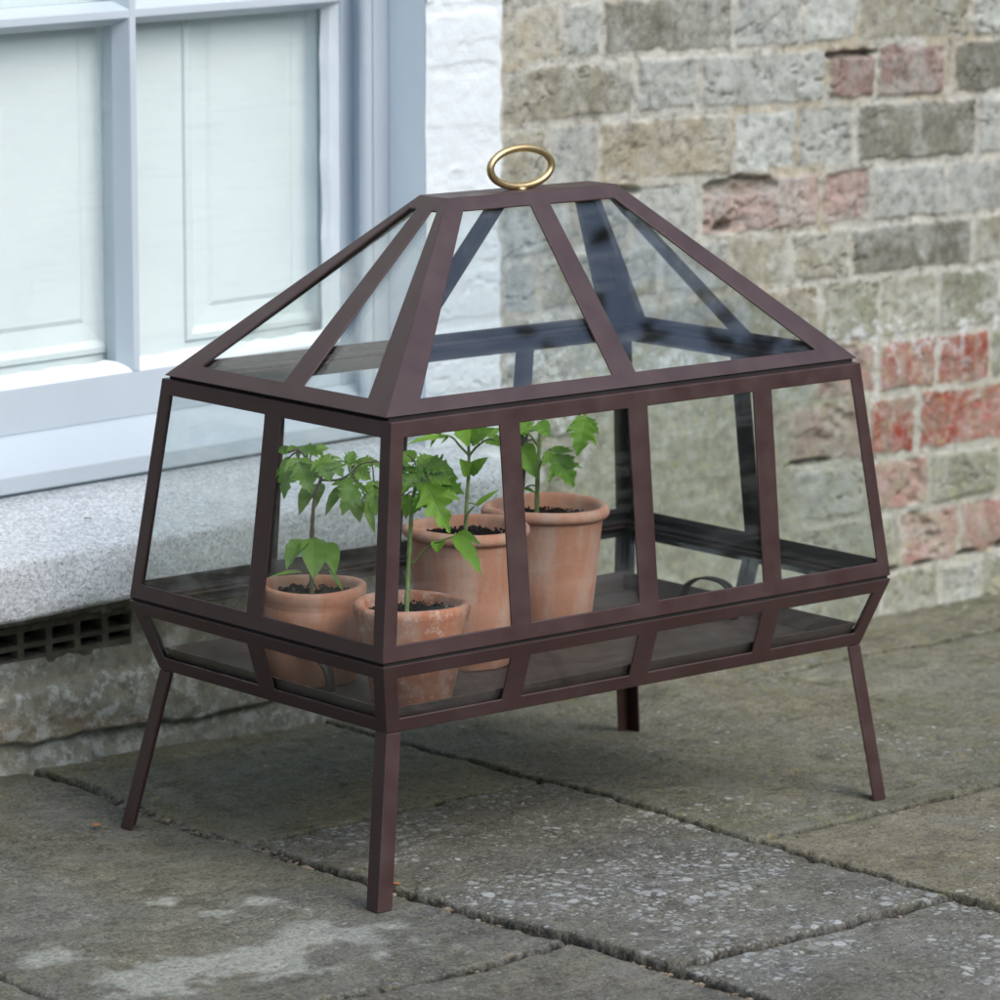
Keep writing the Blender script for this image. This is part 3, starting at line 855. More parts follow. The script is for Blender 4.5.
# ================================================================== GLASS PLANT CASE
def ring_sheet(z0, h0, z1, h1, wb, wt, ws, mx, my, mw, fl_top=0, fl_bot=0, cap=False):
    """four sloping framed faces; returns bmesh sheet and the pane quads"""
    bm = bmesh.new(); cache = {}; panes = []
    def V(p):
        k = tuple(round(c*20000) for c in p)
        if k not in cache: cache[k] = bm.verts.new(p)
        return cache[k]
    zr = [z0, z0+wb, z1-wt, z1]
    def H(z, a): 
        t = (z-z0)/(z1-z0); return h0[a]+(h1[a]-h0[a])*t
    for ax, sg in ((0,-1), (0,1), (1,-1), (1,1)):
        ms = mx if ax == 0 else my
        def P(u, z):
            o = sg*H(z, 1-ax)
            return (u, o, z) if ax == 0 else (o, u, z)
        two = lambda q: q if isinstance(q, tuple) else (q, q)
        def at(q, z):
            q = two(q); return q[0]+(q[1]-q[0])*(z-z0)/(z1-z0)
        wsa = ws[ax] if isinstance(ws, list) else ws; mwa = mw[ax] if isinstance(mw, list) else mw
        def cols(z):
            h = H(z, ax); w = at(wsa, z); c = [-h, -h+w]
            for m in ms: c += [at(m, z)-at(mwa, z)/2, at(m, z)+at(mwa, z)/2]
            return c+[h-w, h]
        C = [cols(z) for z in zr]; nc = len(C[0])
        flip = (ax == 0 and sg > 0) or (ax == 1 and sg < 0)
        def quad(a):
            v = [V(p) for p in a]
            if flip: v = v[::-1]
            uv = []
            for q in v:
                if q not in uv: uv.append(q)
            if len(uv) > 2: bm.faces.new(uv)
        for i in range(nc-1):
            for j in range(3):
                if j == 1 and i % 2 == 1:
                    continue
                quad([P(C[j][i], zr[j]), P(C[j][i+1], zr[j]), P(C[j+1][i+1], zr[j+1]), P(C[j+1][i], zr[j+1])])
        for end, fl, z in ((3, fl_top, z1), (0, fl_bot, z0)):
            if not fl: continue
            hh = H(z, ax); k = (hh-fl)/hh; o = sg*(H(z, 1-ax)-fl)
            Q = lambda u: (u*k, o, z) if ax == 0 else (o, u*k, z)
            for i in range(nc-1):
                a = [P(C[end][i], z), P(C[end][i+1], z), Q(C[end][i+1]), Q(C[end][i])]
                quad(a if end == 3 else a[::-1])
        # pane outlines
        nrm = Vector((0, sg, 0)) if ax == 0 else Vector((sg, 0, 0))
        sl = (h0[1-ax]-h1[1-ax])/(z1-z0); nrm = (nrm + Vector((0, 0, sl))).normalized()
        lap = .005
        for i in range(1, nc-1, 2):
            za, zb_ = zr[1]-lap, zr[2]+lap
            def edge(z, k, s):
                c = cols(z)[k]
                inner = (k in (1, nc-2))
                return c + s*(min(lap, at(wsa, z)*.4) if inner else at(mwa, z)/2-.001)
            q = [P(edge(za, i, -1), za), P(edge(za, i+1, 1), za), P(edge(zb_, i+1, 1), zb_), P(edge(zb_, i, -1), zb_)]
            panes.append(([Vector(p) for p in q], nrm))
    if cap:
        vs = []
        hx, hy = h1
        top = [v for v in bm.verts if abs(v.co.z-z1) < 1e-5]
        top.sort(key=lambda v: math.atan2(v.co.y/hy, v.co.x/hx) if True else 0)
        bm.faces.new(top)
    bmesh.ops.recalc_face_normals(bm, faces=bm.faces)
    return bm, panes

def pane_mesh(q, nrm, gap, th=.0028):
    bm = bmesh.new()
    a = [bm.verts.new(p - nrm*gap) for p in q]; b = [bm.verts.new(p - nrm*(gap+th)) for p in q]
    bm.faces.new(a); bm.faces.new(b[::-1])
    for i in range(4): bm.faces.new((a[i], b[i], b[(i+1) % 4], a[(i+1) % 4]))
    bmesh.ops.recalc_face_normals(bm, faces=bm.faces)
    return bm

def build_case():
    t = empty("glass_plant_case", (0, 0, 0))
    tag(t, "dark brown metal framed glass plant case on four splayed legs with a hipped glass roof", "plant case")
    TH = .0026
    def frame(name, bm, parent=t):
        o = obj(name, bm, MT['metal'], parent)
        s = o.modifiers.new("thickness", 'SOLIDIFY'); s.thickness = TH; s.offset = -1; s.use_even_offset = True
        if name != 'leg': o.data.materials.append(MT['inner_black']); s.material_offset = 1  # inner faces of the frame take a separate near-black material
        bevel(o, .0011, 3, 14)
        return o
    def panes(ps, parent):
        for q, n in ps:
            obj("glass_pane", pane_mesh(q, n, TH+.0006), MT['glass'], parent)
    # splayed base
    bm, ps = ring_sheet(.1743, (.3336,.194), .2489, (.3565,.2174), .0145, .0145, .0175, [-.1735,.001,.1785], [0.0], .027, .014, .016)
    base = frame("base_frame", bm); panes(ps, base)
    # body, narrowing upwards
    bm, ps = ring_sheet(.2522, (.3562,.2168), .4880, (.3265,.1938), .0165, .0165, .0170, [-.1745,0,.1785], [-.002], .027, .014, .014)
    body = frame("body_frame", bm); panes(ps, body)
    # glazing stops: slim inner strips that hold the panes, seen from inside
    # hipped lid
    bm, ps = ring_sheet(.4920, (.3285,.1875), .6822, (.1186,.0228), .0135, .0130, [(.040, .027), (.038, .0095)], [(-.003, .001)], [(-.019, 0.0)], [(.033, .027), (.034, .024)], 0, .013, True)
    for v in bm.verts:
        k = max(0, (v.co.z-.4920)/.19); v.co.x += .0030*k; v.co.y -= .0012*k
    lid = frame("lid", bm); 
    for q, n in ps:
        for p in q:
            k = (p.z-.4920)/.19; p.x += .0030*k; p.y -= .0012*k
    panes(ps, lid)
    # near-black strips in the section gaps, standing in for their shade
    bm = bmesh.new()
    def ringbox(hx, hy, w, z0, z1):
        box(bm, -hx, hx, -hy, -hy+w, z0, z1); box(bm, -hx, hx, hy-w, hy, z0, z1)
        box(bm, -hx, -hx+w, -hy+w, hy-w, z0, z1); box(bm, hx-w, hx, -hy+w, hy-w, z0, z1)
    ringbox(.3535, .2145, .010, .2490, .2521); ringbox(.3225, .1850, .008, .4881, .4919)
    obj("gap_shade_strip", bm, MT['dark'], body)
    # finger ring on the ridge
    bm = bmesh.new()
    pts = [(.0058+.0425*math.cos(a), .0, .7055+.0205*math.sin(a)) for a in [2*math.pi*i/72 for i in range(72)]]
    tube(bm, pts, .0041, 14, True)
    r = bmesh.ops.create_cone(bm, segments=16, radius1=.0078, radius2=.0055, depth=.0036, cap_ends=True, matrix=Matrix.Translation((.0058, 0, .6832)))
    o = obj("ring_handle", bm, MT['brass'], lid, True)
    # legs: bent angle iron
    for sx, sy, dx, dy in ((-1,-1,0,0), (1,-1,-.006,0), (-1,1,-.004,.008), (1,1,0,0)):
        bm = bmesh.new(); w = .0190
        def L(x, y, z): return [bm.verts.new(c) for c in ((x-sx*w, y, z), (x, y, z), (x, y-sy*w, z))]
        zt = .178
        R = [L(sx*.3339, sy*.1943, .1741), L(sx*.3632+dx, sy*.2161+dy, -.0008)]
        for A, Bq in zip(R, R[1:]):
            for k in range(2): bm.faces.new((A[k], A[k+1], Bq[k+1], Bq[k]))
        bmesh.ops.recalc_face_normals(bm, faces=bm.faces)
        # normals must look outwards
        f = bm.faces[:] ; f = list(bm.faces)
        c = f[0].normal
        if c.y*sy < 0: bmesh.ops.reverse_faces(bm, faces=bm.faces)
        frame("leg", bm)
build_case()

# tray that lines the case
def build_tray():
    t = empty("metal_tray", (0, 0, .178))
    bm = bmesh.new()
    hx, hy, hx2, hy2 = .320, .1810, .3295, .1915
    z0, z1 = .1776, .1985
    th = .002
    v = lambda *c: bm.verts.new(c)
    def loop(a, b, z): return [v(-a,-b,z), v(a,-b,z), v(a,b,z), v(-a,b,z)]
    o0 = loop(hx, hy, z0); o1 = loop(hx2, hy2, z1); i1 = loop(hx2-th*1.4, hy2-th*1.4, z1); i0 = loop(hx-th, hy-th, z0+th)
    for A, B in ((o0, o1), (o1, i1), (i1, i0)):
        for k in range(4): bm.faces.new((A[k], A[(k+1) % 4], B[(k+1) % 4], B[k]))
    bm.faces.new(o0[::-1]); bm.faces.new(i0)
    bmesh.ops.recalc_face_normals(bm, faces=bm.faces)
    o = obj("tray_body", bm, MT['tray'], t, off=t.location); bevel(o, .0008, 2)
    for s in (-1, 1):
        bm = bmesh.new()
        pts = [(s*.286, -.042, .1835), (s*.288, -.041, .205), (s*.2905, -.030, .2165), (s*.292, -.012, .2225), (s*.292, .012, .2225), (s*.2905, .030, .2165), (s*.288, .041, .205), (s*.286, .042, .1835)]
        P = spline(pts, 5)
        # flat strip section
        rows = []
        for i, p in enumerate(P):
            tn = (P[min(i+1, len(P)-1)]-P[max(i-1, 0)]).normalized(); side = Vector((1, 0, 0)); nn = tn.cross(side).normalized()
            rows.append([bm.verts.new(p+side*a*.0055+nn*b*.0012) for a, b in ((-1,-1), (1,-1), (1,1), (-1,1))])
        for A, B in zip(rows, rows[1:]):
            for k in range(4): bm.faces.new((A[k], A[(k+1) % 4], B[(k+1) % 4], B[k]))
        bm.faces.new(rows[0][::-1]); bm.faces.new(rows[-1])
        bmesh.ops.recalc_face_normals(bm, faces=bm.faces)
        h = obj("tray_handle", bm, MT['handle'], t, True, off=t.location)
    tag(t, "shallow dark metal tray with hoop handles lining the glass case under the pots", "tray")
build_tray()

# ================================================================== POTTED SEEDLINGS
PLANTS = {
'P1': ([[-0.0011, -0.0007, 0.0903], [0.0046, 0.0063, 0.1409], [0.0086, 0.0095, 0.1687], [0.0135, 0.0106, 0.1914], [0.019, 0.0089, 0.2038]],
  [[[0.019, 0.0089, 0.2038], [0.0087, 0.0142, 0.2233], [-0.0023, 0.0186, 0.2366], [-0.0149, 0.021, 0.2355]], [[0.019, 0.0089, 0.2038], [0.0289, -0.0072, 0.2048], [0.0356, -0.0192, 0.2121], [0.0426, -0.0305, 0.2234], [0.0503, -0.0442, 0.2265]], [[0.019, 0.0089, 0.2038], [0.021, 0.0028, 0.2192], [0.0249, -0.0058, 0.2305]], [[0.0429, -0.0098, 0.21], [0.0447, -0.021, 0.2028]], [[0.0046, 0.0063, 0.1409], [-0.0038, 0.0057, 0.142]], [[0.0046, 0.0063, 0.1409], [0.0089, -0.0053, 0.141]]],
  [([-0.0024, 0.0058, 0.1418], [-0.0314, 0.0042, 0.1158], 0.022, 0),
   ([0.0006, -0.0024, 0.1458], [-0.0102, -0.0161, 0.1056], 0.0251, 0),
   ([0.0132, -0.0014, 0.1388], [0.0139, -0.0224, 0.1088], 0.0199, 0),
   ([-0.0062, 0.0079, 0.1089], [-0.0525, 0.0073, 0.1095], 0.0052, 0),
   ([0.0156, -0.01, 0.111], [0.0183, -0.0302, 0.0914], 0.0063, 0),
   ([0.0021, 0.0418, 0.2268], [-0.0129, 0.0312, 0.1841], 0.0168, 1),
   ([0.0033, 0.0416, 0.2299], [0.0046, 0.0676, 0.2317], 0.0094, 0),
   ([-0.0002, 0.0318, 0.2325], [-0.0009, 0.0342, 0.2398], 0.0105, 0),
   ([-0.0027, 0.0199, 0.2291], [-0.0086, -0.0096, 0.1956], 0.0262, 1),
   ([0.0084, -0.0032, 0.2277], [0.0086, -0.0215, 0.2069], 0.023, 1),
   ([0.0032, 0.0293, 0.2336], [0.0168, 0.0041, 0.2322], 0.0157, 1),
   ([0.0287, 0.006, 0.2265], [0.0247, -0.0212, 0.2093], 0.0168, 1),
   ([0.0231, 0.0298, 0.1941], [0.0092, 0.0344, 0.164], 0.0147, 0),
   ([0.0306, 0.0241, 0.1972], [0.0178, 0.0162, 0.1741], 0.0126, 0),
   ([0.0421, -0.0075, 0.2172], [0.0548, -0.0015, 0.2321], 0.0147, 1),
   ([0.0489, -0.0123, 0.2214], [0.0611, -0.0357, 0.2221], 0.0157, 1),
   ([0.0348, -0.0302, 0.2073], [0.0074, -0.0413, 0.1749], 0.0241, 1),
   ([0.0491, -0.0424, 0.2073], [0.0404, -0.0565, 0.1722], 0.0209, 1),
   ([0.0525, -0.0109, 0.1835], [0.0512, -0.0159, 0.1577], 0.0147, 0),
   ([0.0588, -0.0165, 0.1825], [0.0619, -0.0276, 0.1464], 0.0094, 0),
   ([0.0365, -0.0076, 0.1966], [0.0119, -0.0067, 0.1685], 0.0115, 0),
   ([0.0404, -0.0197, 0.2158], [0.0467, -0.0403, 0.2073], 0.0189, 1),
   ([0.0436, -0.0122, 0.2028], [0.0203, -0.0064, 0.2004], 0.0084, 0),
   ([0.0271, 0.0346, 0.2293], [0.0473, 0.0315, 0.2318], 0.0126, 1),
   ([0.0052, 0.0617, 0.2089], [-0.0044, 0.0897, 0.1804], 0.0126, 0),
   ([0.0605, -0.0348, 0.2241], [0.0614, -0.0504, 0.2176], 0.0147, 1),
   ([0.0286, 0.0195, 0.2268], [0.0281, 0.0053, 0.2213], 0.0147, 1)]),
'P2': ([[-0.0044, 0.0025, 0.0926], [0.0025, 0.0076, 0.139], [0.0106, 0.0126, 0.1894], [0.0166, 0.0135, 0.2147], [0.0206, 0.0136, 0.2298]],
  [[[0.0051, 0.0044, 0.135], [0.0115, -0.0056, 0.1493], [0.0181, -0.017, 0.1585], [0.03, -0.0331, 0.1667]], [[0.0206, 0.0136, 0.2298], [0.0141, 0.0137, 0.2409], [0.0063, 0.0138, 0.2469]], [[0.0206, 0.0136, 0.2298], [0.0235, 0.0025, 0.2268], [0.0253, -0.0082, 0.2218]], [[0.0206, 0.0136, 0.2298], [0.026, 0.0023, 0.2349]]],
  [([0.0095, -0.0033, 0.2312], [0.0064, -0.0536, 0.1756], 0.0379, 1),
   ([0.0068, -0.0003, 0.2342], [-0.0193, -0.0099, 0.2126], 0.0225, 1),
   ([0.0172, 0.0045, 0.2355], [0.0276, -0.031, 0.235], 0.0246, 1),
   ([0.0169, 0.0187, 0.2379], [0.0234, 0.0415, 0.2456], 0.0143, 0),
   ([0.0248, -0.0056, 0.2195], [0.0405, -0.0347, 0.2092], 0.0246, 1),
   ([0.027, 0.0412, 0.2003], [0.0234, 0.0383, 0.1749], 0.0133, 0),
   ([0.0347, 0.013, 0.2211], [0.0285, 0.0104, 0.1877], 0.0184, 0),
   ([0.0287, -0.0346, 0.167], [0.0265, -0.0802, 0.1348], 0.0174, 0),
   ([0.0359, -0.0275, 0.1662], [0.0481, -0.0528, 0.1591], 0.0113, 0),
   ([0.0227, -0.0178, 0.1601], [0.0128, -0.0251, 0.1499], 0.0133, 0),
   ([0.0264, 0.0223, 0.2311], [0.0513, 0.03, 0.24], 0.0164, 1),
   ([0.009, 0.0106, 0.2315], [-0.0092, 0.001, 0.2388], 0.0164, 1),
   ([0.0368, 0.0124, 0.2261], [0.0502, -0.0133, 0.2218], 0.0164, 1)]),
'P3': ([[-0.0005, -0.0003, 0.1428], [0.0035, 0.0029, 0.1711], [0.0085, 0.0056, 0.2004], [0.0111, 0.0088, 0.2235], [0.0122, 0.0118, 0.2402]],
  [[[0.0105, 0.0081, 0.2182], [0.0005, 0.011, 0.2286], [-0.0087, 0.0132, 0.239], [-0.0219, 0.0171, 0.242]], [[0.0113, 0.0074, 0.2182], [0.0151, -0.0014, 0.2287], [0.0211, -0.0124, 0.237], [0.0228, -0.0219, 0.2369]], [[-0.0012, 0.0005, 0.1438], [-0.0011, -0.0044, 0.1575], [0.0018, -0.0125, 0.167]], [[0.0115, 0.0109, 0.234], [0.0119, 0.0048, 0.2433]]],
  [([0.0018, -0.0024, 0.199], [-0.0099, -0.0015, 0.2174], 0.0138, 0),
   ([0.0028, -0.003, 0.2], [0.013, -0.0204, 0.2195], 0.0128, 0),
   ([-0.0081, 0.0156, 0.2397], [-0.0562, 0.0287, 0.2355], 0.0096, 1),
   ([0.0003, -0.0059, 0.2351], [-0.018, -0.0014, 0.245], 0.017, 0),
   ([0.0066, 0.0017, 0.2335], [0.0213, -0.0203, 0.2498], 0.016, 0),
   ([0.0223, -0.0109, 0.2367], [0.0201, -0.0366, 0.2327], 0.0149, 0),
   ([0.0194, 0.0171, 0.2323], [0.0334, 0.0222, 0.2476], 0.017, 0),
   ([0.0016, -0.0076, 0.233], [0.0078, -0.0233, 0.2451], 0.0106, 0),
   ([0.0101, -0.0042, 0.1648], [0.0317, -0.0182, 0.1827], 0.0064, 0),
   ([0.0167, 0.0205, 0.2365], [0.0224, 0.0442, 0.2449], 0.0149, 0),
   ([0.0328, 0.0065, 0.2355], [0.0517, 0.0058, 0.2434], 0.0128, 0),
   ([0.0019, 0.0461, 0.2359], [-0.0033, 0.0652, 0.2417], 0.0128, 1)]),
'P4': ([[-0.0076, 0.0055, 0.1384], [-0.0022, 0.0103, 0.1784], [0.0034, 0.0137, 0.2131], [0.0068, 0.0144, 0.2282], [0.0106, 0.0137, 0.2391]],
  [[[0.0007, 0.0139, 0.2044], [-0.0078, 0.0159, 0.2162], [-0.0164, 0.0177, 0.2268]], [[-0.0014, 0.0096, 0.1784], [-0.0016, 0.0043, 0.1892], [-0.0002, -0.0023, 0.1999], [0.0004, -0.01, 0.2031]], [[0.0095, 0.0141, 0.2369], [0.0196, -0.0009, 0.2433], [0.0284, -0.0159, 0.2453], [0.0338, -0.0297, 0.2398]], [[0.0052, 0.0142, 0.2217], [0.0013, 0.0113, 0.2292]]],
  [([-0.0093, 0.0024, 0.2325], [-0.0075, -0.0156, 0.219], 0.0165, 0),
   ([-0.0127, 0.0253, 0.2044], [-0.0177, -0.0044, 0.1732], 0.0231, 0),
   ([-0.0009, -0.0115, 0.2034], [-0.0001, -0.0474, 0.167], 0.0297, 1),
   ([0.0055, -0.0041, 0.2017], [0.0169, -0.0127, 0.2061], 0.0055, 0),
   ([0.0261, -0.0384, 0.2428], [-0.0003, -0.0523, 0.202], 0.0264, 1),
   ([-0.0162, 0.0175, 0.1589], [-0.0067, 0.0083, 0.1535], 0.0055, 0),
   ([-0.0151, 0.0192, 0.2265], [-0.0388, 0.0116, 0.2221], 0.0198, 1),
   ([0.017, 0.0212, 0.2375], [0.0339, 0.0222, 0.2458], 0.0176, 1),
   ([0.0297, -0.0144, 0.245], [0.0384, -0.0326, 0.2552], 0.0176, 1),
   ([0.0022, 0.0292, 0.2179], [0.0083, 0.0534, 0.23], 0.0176, 1)]),
}
CAMDIR = Vector((-.635, -.75, .18)).normalized()
def leaf_mesh(bm, la, B, T, W, lobed, rg):
    W *= 1.02 if W > .03 else (1.22 if W > .008 else 1.0)
    B, T = Vector(B), Vector(T); a = T-B; L = a.length; an = a.normalized()
    N = (CAMDIR*rg.uniform(.5, .95) + Vector((0, 0, 1))*rg.uniform(.35, .9) + Vector((rg.uniform(-.3, .3), rg.uniform(-.3, .3), 0))).normalized()
    S = an.cross(N).normalized(); N = S.cross(an).normalized()
    nt, ns = (26, 6) if lobed else (16, 6)
    nl = rg.choice((3, 4)) if lobed else 0; ph = rg.uniform(0, .4)
    droop = rg.uniform(.05, .16)*L; fold = rg.uniform(.18, .45); cu = rg.uniform(-.06, .06)*L
    tint = rg.uniform(.15, .9)
    rows = []
    for i in range(nt+1):
        t = i/nt
        w = (math.sin(math.pi*min(1, (t*.985+.015))**.62)**.85)*(1-.12*t) if t < 1 else 0
        if i == 0: w = .04
        row = []
        for j in range(-ns//2*1, ns//2+1):
            u = j/(ns/2)
            ww = w
            if lobed:
                q = (t*nl*1.05+ph+(.5 if j < 0 else .28)) % 1.0
                saw = (q if q < .78 else (1-q)/.22*.78)/.78
                ww = w*((.46+.66*saw) if L > .05 else (.66+.42*saw))*(1.0+.12*math.sin(t*37+j))
            fw = lobed*.10*L*abs(u)*ww
            p = B + a*t + an*fw + S*(W*.5*ww*u)
            lift = abs(u)*ww*W*.5*fold - droop*(math.sin(math.pi*t)*-.55 + t*t*.35) + cu*math.sin(math.pi*t)
            lift += math.sin(2*math.pi*(max(nl, 4)*t-.55*abs(u)))*W*.040*min(1, abs(u)*1.6)*(1-t*.5) + (1-abs(u))*0
            p = p + N*lift
            v = bm.verts.new(p); v[la] = (tint, abs(u), t, 1); row.append(v)
        rows.append(row)
    for A, C in zip(rows, rows[1:]):
        for k in range(len(A)-1): bm.faces.new((A[k], A[k+1], C[k+1], C[k]))

def build_plant(key, x, y, prof, pmat, soil_r, soil_z, label, seed):
    rg = random.Random(seed)
    zf = .1796
    t = empty("potted_seedling", (x, y, zf))
    tag(t, label, "potted plant", "tomato seedlings in clay pots inside the glass case")
    bm = bmesh.new()
    R = lathe(bm, prof, 72)
    bm.faces.new(R[0][::-1]); bm.faces.new(R[-1])
    for v in bm.verts:
        a = math.atan2(v.co.y, v.co.x)
        k = 1+.006*math.sin(2*a+seed)+.003*math.sin(5*a+seed*2)
        v.co.x *= k; v.co.y *= k; v.co.z += .0012*math.sin(a*2+seed)*(v.co.z > .03)
    bmesh.ops.recalc_face_normals(bm, faces=bm.faces)
    pot = obj("pot", bm, pmat, t, True)
    bm = bmesh.new()
    nr, na = 16, 60
    rings = []
    for i in range(1, nr+1):
        r = soil_r*i/nr
        rr = []
        for k in range(na):
            a = 2*math.pi*k/na; px, py = r*math.cos(a), r*math.sin(a)
            h = (fbm(np.array([px*150+seed]), np.array([py*90]), seed, 4)[0]-.5)*.012 + (.004 if i == nr else 0)*rg.random()
            rr.append(bm.verts.new((px, py, soil_z+h)))
        rings.append(rr)
    c = bm.verts.new((0, 0, soil_z))
    for k in range(na): bm.faces.new((c, rings[0][k], rings[0][(k+1) % na]))
    for A, B in zip(rings, rings[1:]):
        for k in range(na): bm.faces.new((A[k], B[k], B[(k+1) % na], A[(k+1) % na]))
    for k in range(260):
        a = rg.uniform(0, 6.28); r = soil_r*.96*math.sqrt(rg.random()); s = rg.uniform(.0006, .0019)
        bmesh.ops.create_icosphere(bm, subdivisions=1, radius=s, matrix=Matrix.Translation((r*math.cos(a), r*math.sin(a), soil_z+.0045)) @ Matrix.Rotation(a, 4, 'X') @ Matrix.Diagonal((1, rg.uniform(.6, 1.6), .8, 1)))
    obj("soil", bm, MT['soil'], t)
    st, pets, leaves = PLANTS[key]
    D = Vector((0, 0, .185-zf))
    st = [Vector(p)+D for p in st]
    st = [Vector((st[0].x, st[0].y, soil_z-.006))]+st
    bm = bmesh.new()
    P = spline(st, 7); m = len(P)
    r0 = {'P1': .0028, 'P2': .0029, 'P3': .0025, 'P4': .0030}[key]
    tube(bm, P, [r0*(1-.42*i/m)*(1+.10*math.sin(i*1.7)) for i in range(m)], 9)
    for pt in pets:
        Q = spline([Vector(p)+D for p in pt], 6); tube(bm, Q, [.0015*(1-.5*i/len(Q)) for i in range(len(Q))], 6)
    # short stalks joining each leaf to the nearest stalk point
    allp = P+[q for pt in pets for q in spline([Vector(p)+D for p in pt], 6)]
    for b, tp, w, lo in leaves:
        b = Vector(b)+D; n = min(allp, key=lambda q: (q-b).length)
        if .003 < (n-b).length: tube(bm, spline([n, n.lerp(b, .5)+Vector((0, 0, .002)), b+(Vector(tp)+D-b)*.06], 4), .0009, 6)
    stem = obj("stem", bm, MT['stem_dark' if key == 'P1' else 'stem'], t, True)
    bm = bmesh.new(); la = bm.verts.layers.float_color.new("leaf")
    for b, tp, w, lo in leaves:
        B, T = Vector(b)+D, Vector(tp)+D
        a = T-B; L = a.length
        if lo and L > .018:
            # a compound tomato leaf: end leaflet with smaller side leaflets
            leaf_mesh(bm, la, B+a*.12, T, w*.92, lo, rg)
            sd = a.normalized().cross((CAMDIR+Vector((0, 0, .6))).normalized()).normalized()
            for f, s in ((.02, 1), (.06, -1), (.30, 1), (.36, -1)):
                q = B+a*f
                e = q+a.normalized()*L*.22*rg.uniform(.7, 1.2)+sd*s*w*rg.uniform(.55, .75)+Vector((0, 0, -.12*L*rg.random()))+CAMDIR*rg.uniform(-.15, .2)*L
                leaf_mesh(bm, la, q, e, w*.42*rg.uniform(.8, 1.15)/1.22, 0 if (e-q).length < .02 else 1, rg)
        else:
            leaf_mesh(bm, la, B, T, w, lo, rg)
    obj("foliage", bm, MT['leaf'], stem, True)

def pot_profile(H, R, Rb, kind):
    th = .0055
    if kind == 'plain':   # slightly barrelled pot, grooves under a plain rim
        return [(Rb-.003, 0), (Rb, .002), (Rb+(R-Rb)*.45, H*.34), (Rb+(R-Rb)*.78, H*.66), (R-.0016, H*.80), (R-.0022, H*.815), (R-.0012, H*.83), (R-.0018, H*.85), (R-.0006, H*.87), (R, H*.95), (R-.0006, H*.985), (R-.0025, H), (R-.0055, H), (R-.0085, H*.985), (R-.0095, H*.93), (R-.012, H*.72), (R-.013, H*.70)]
    if kind == 'rough':
        return [(Rb-.003, 0), (Rb, .002), (Rb+(R-Rb)*.35, H*.34), (Rb+(R-Rb)*.66, H*.60), (R-.003, H*.82), (R-.0005, H*.90), (R, H*.95), (R-.001, H*.985), (R-.003, H), (R-.0065, H), (R-.0095, H*.98), (R-.0105, H*.93), (R-.014, H*.70), (R-.0145, H*.68)]
    # rolled rim
    rr = .0068
    cz = H-rr
    p = [(Rb-.003, 0), (Rb, .0025), (Rb+(R-.007-Rb)*.5, H*.46), (R-.0085, H-3.1*rr), (R-.0075, H-2.3*rr)]
    for k in range(9):
        a = -math.pi*.55 + k*(math.pi*1.12)/8
        p.append((R-rr+rr*math.cos(a), cz+rr*math.sin(a)))
    p += [(R-rr-.0035, H-.0016), (R-.0125, H*.955), (R-.015, H*.80), (R-.0155, H*.79)]
    return p

build_plant('P1', -.2513, .0333, pot_profile(.1025, .0566, .0455, 'plain'), MT['pot_a'], .0475, .0880,
    "tomato seedling in a short plain clay pot with grooves under its rim, furthest left", 3)
build_plant('P2', -.2303, -.1063, pot_profile(.1025, .0608, .0420, 'rough'), MT['pot_b'], .0500, .0890,
    "tomato seedling in a stained weathered clay pot at the front corner of the case", 5)
build_plant('P3', -.0771, -.0089, pot_profile(.1510, .0683, .0490, 'roll'), MT['pot_c'], .0545, .1350,
    "smooth-leaved seedling in a tall pale clay pot with a rolled rim, behind the weathered pot", 8)
build_plant('P4', .0824, .0465, pot_profile(.1475, .0715, .0500, 'roll'), MT['pot_c'], .0575, .1290,
    "seedling in the widest tall clay pot, furthest right in the case", 13)

# ================================================================== SMALL THINGS
def scrap(name, loc, L, W, rot, mat, label, cat, curl=.3):
    bm = bmesh.new()
    rows = []
    for i in range(9):
        t = i/8; w = math.sin(math.pi*min(.97, t+.04))**.8*W
        rows.append([bm.verts.new(((t-.5)*L, u*w*.5, .002+curl*L*(t-.5)**2+abs(u)*w*.25)) for u in (-1, 0, 1)])
    for A, B in zip(rows, rows[1:]):
        for k in range(2): bm.faces.new((A[k], A[k+1], B[k+1], B[k]))
    o = obj(name, bm, mat, None, True)
    s = o.modifiers.new("thickness", 'SOLIDIFY'); s.thickness = .0005
    o.location = loc; o.rotation_euler = (0, 0, rot)
    tag(o, label, cat)
scrap("dry_leaf", (-.390, .235, .001), .013, .008, .6, MT['dry'], "tiny orange dry leaf scrap on the paving beside the left foot of the case", "leaf")
scrap("dry_leaf", (-.286, -.148, -.001), .012, .006, 2.0, MT['dry'], "brown dry leaf scrap in the joint beside the front leg", "leaf")
scrap("twig", (-.245, .455, .2885), .010, .003, -.3, MT['grit'], "tiny brown twig lying on the granite sill", "twig", .1)

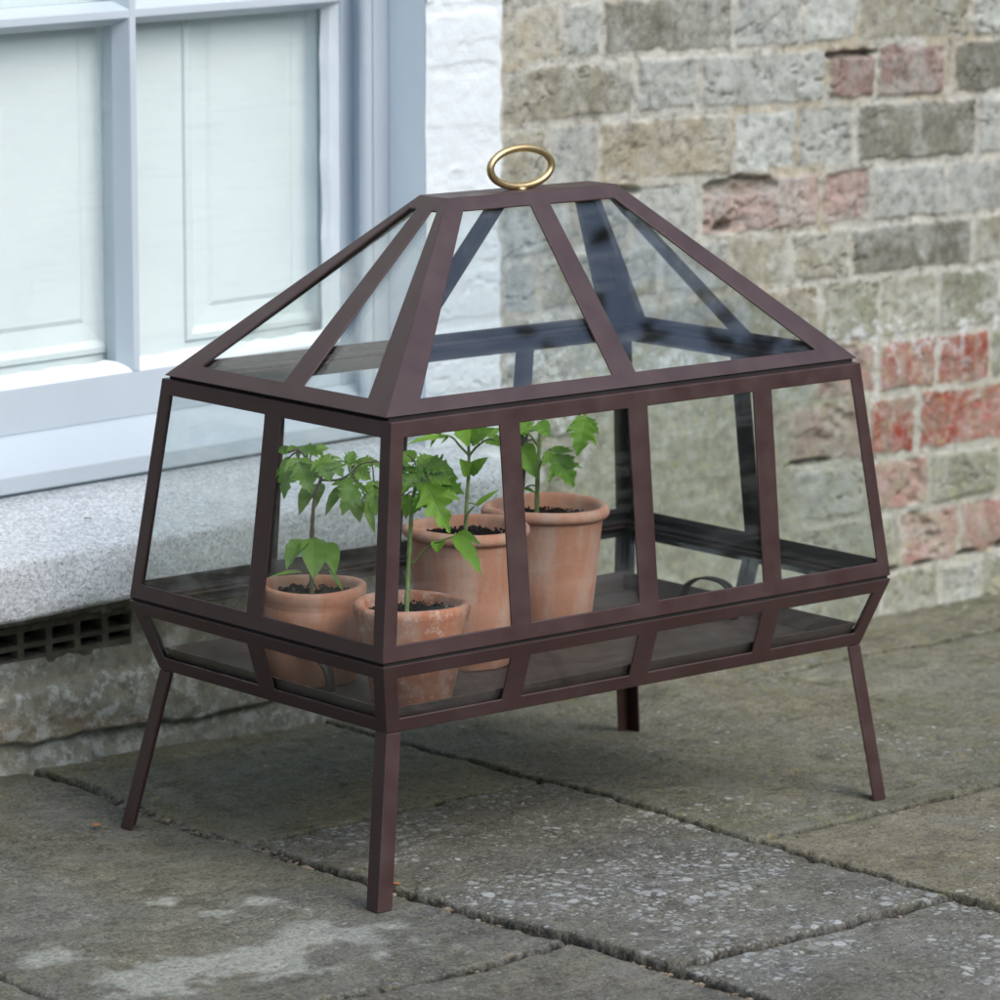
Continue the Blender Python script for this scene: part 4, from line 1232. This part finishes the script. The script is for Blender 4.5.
# garden hedge on the far side of the terrace: what the glass mirrors
def build_hedge():
    n, m = 260, 26
    A = np.linspace(math.radians(150), math.radians(372), n); S = np.linspace(0, 1, m)
    a, s = np.meshgrid(A, S)
    h = 2.1+1.1*fbm(a*9, a*0, 3, 4)
    prof_r = 9.5 - .9*ss(0, .25, s)*0 + np.where(s > .8, (s-.8)*6, 0)
    r = prof_r + (fbm(a*22, s*7, 5, 5)-.5)*1.2 + (fbm(a*90, s*26, 7, 3)-.5)*.5
    zz = np.where(s < .8, s/.8, 1-(s-.8)*.2)*h + (fbm(a*90, s*30, 9, 3)-.5)*.4*(s > .05) - .05
    P = np.stack([np.cos(a)*r, np.sin(a)*r, zz], -1)
    o = grid_mesh("garden_hedge", P, MT['hedge'], {})
    s_ = o.modifiers.new("thickness", 'SOLIDIFY'); s_.thickness = .6
    tag(o, "dark green hedge round the far side of the garden", kind="stuff")
build_hedge()

# tree on the right of the terrace: its leaves are mirrored in the glass roof
def build_tree():
    rg = random.Random(21)
    t = empty("garden_tree", (4.3, -2.2, 0))
    bm = bmesh.new()
    top = Vector((4.2, -2.1, 4.6))
    tube(bm, spline([(4.3,-2.2,-.1), (4.32,-2.18,1.2), (4.22,-2.12,2.6), top], 5), [.13*(1-.7*i/15) for i in range(16)], 10)
    ends = []
    for k in range(22):
        a = rg.uniform(0, 6.28); z = rg.uniform(2.2, 4.5); r = rg.uniform(.8, 1.7)
        s = Vector((4.25, -2.14, z)); e = s+Vector((math.cos(a)*r, math.sin(a)*r*.8, rg.uniform(.3, 1.1)))
        tube(bm, spline([s, s.lerp(e, .5)+Vector((0, 0, .15)), e], 4), [.035*(1-.8*i/8) for i in range(9)], 6)
        ends.append((s, e))
    obj("trunk", bm, MT['bark'], t, True, off=t.location)
    bm = bmesh.new()
    for k in range(5200):
        s, e = ends[rg.randrange(len(ends))]
        p = s.lerp(e, rg.uniform(.35, 1.1))+Vector((rg.gauss(0, .22), rg.gauss(0, .22), rg.gauss(0, .2)))
        if p.y > .1: continue
        d = Vector((rg.gauss(0, 1), rg.gauss(0, 1), rg.gauss(-.4, .6))).normalized(); u = d.orthogonal().normalized()
        L = rg.uniform(.05, .10)
        bm.faces.new([bm.verts.new(p+q) for q in (Vector(), d*L*.5+u*L*.28, d*L, d*L*.5-u*L*.28)])
    obj("crown", bm, MT['hedge'], t, off=t.location)
    tag(t, "leafy garden tree at the right end of the terrace, mirrored in the glass roof", "tree")
build_tree()
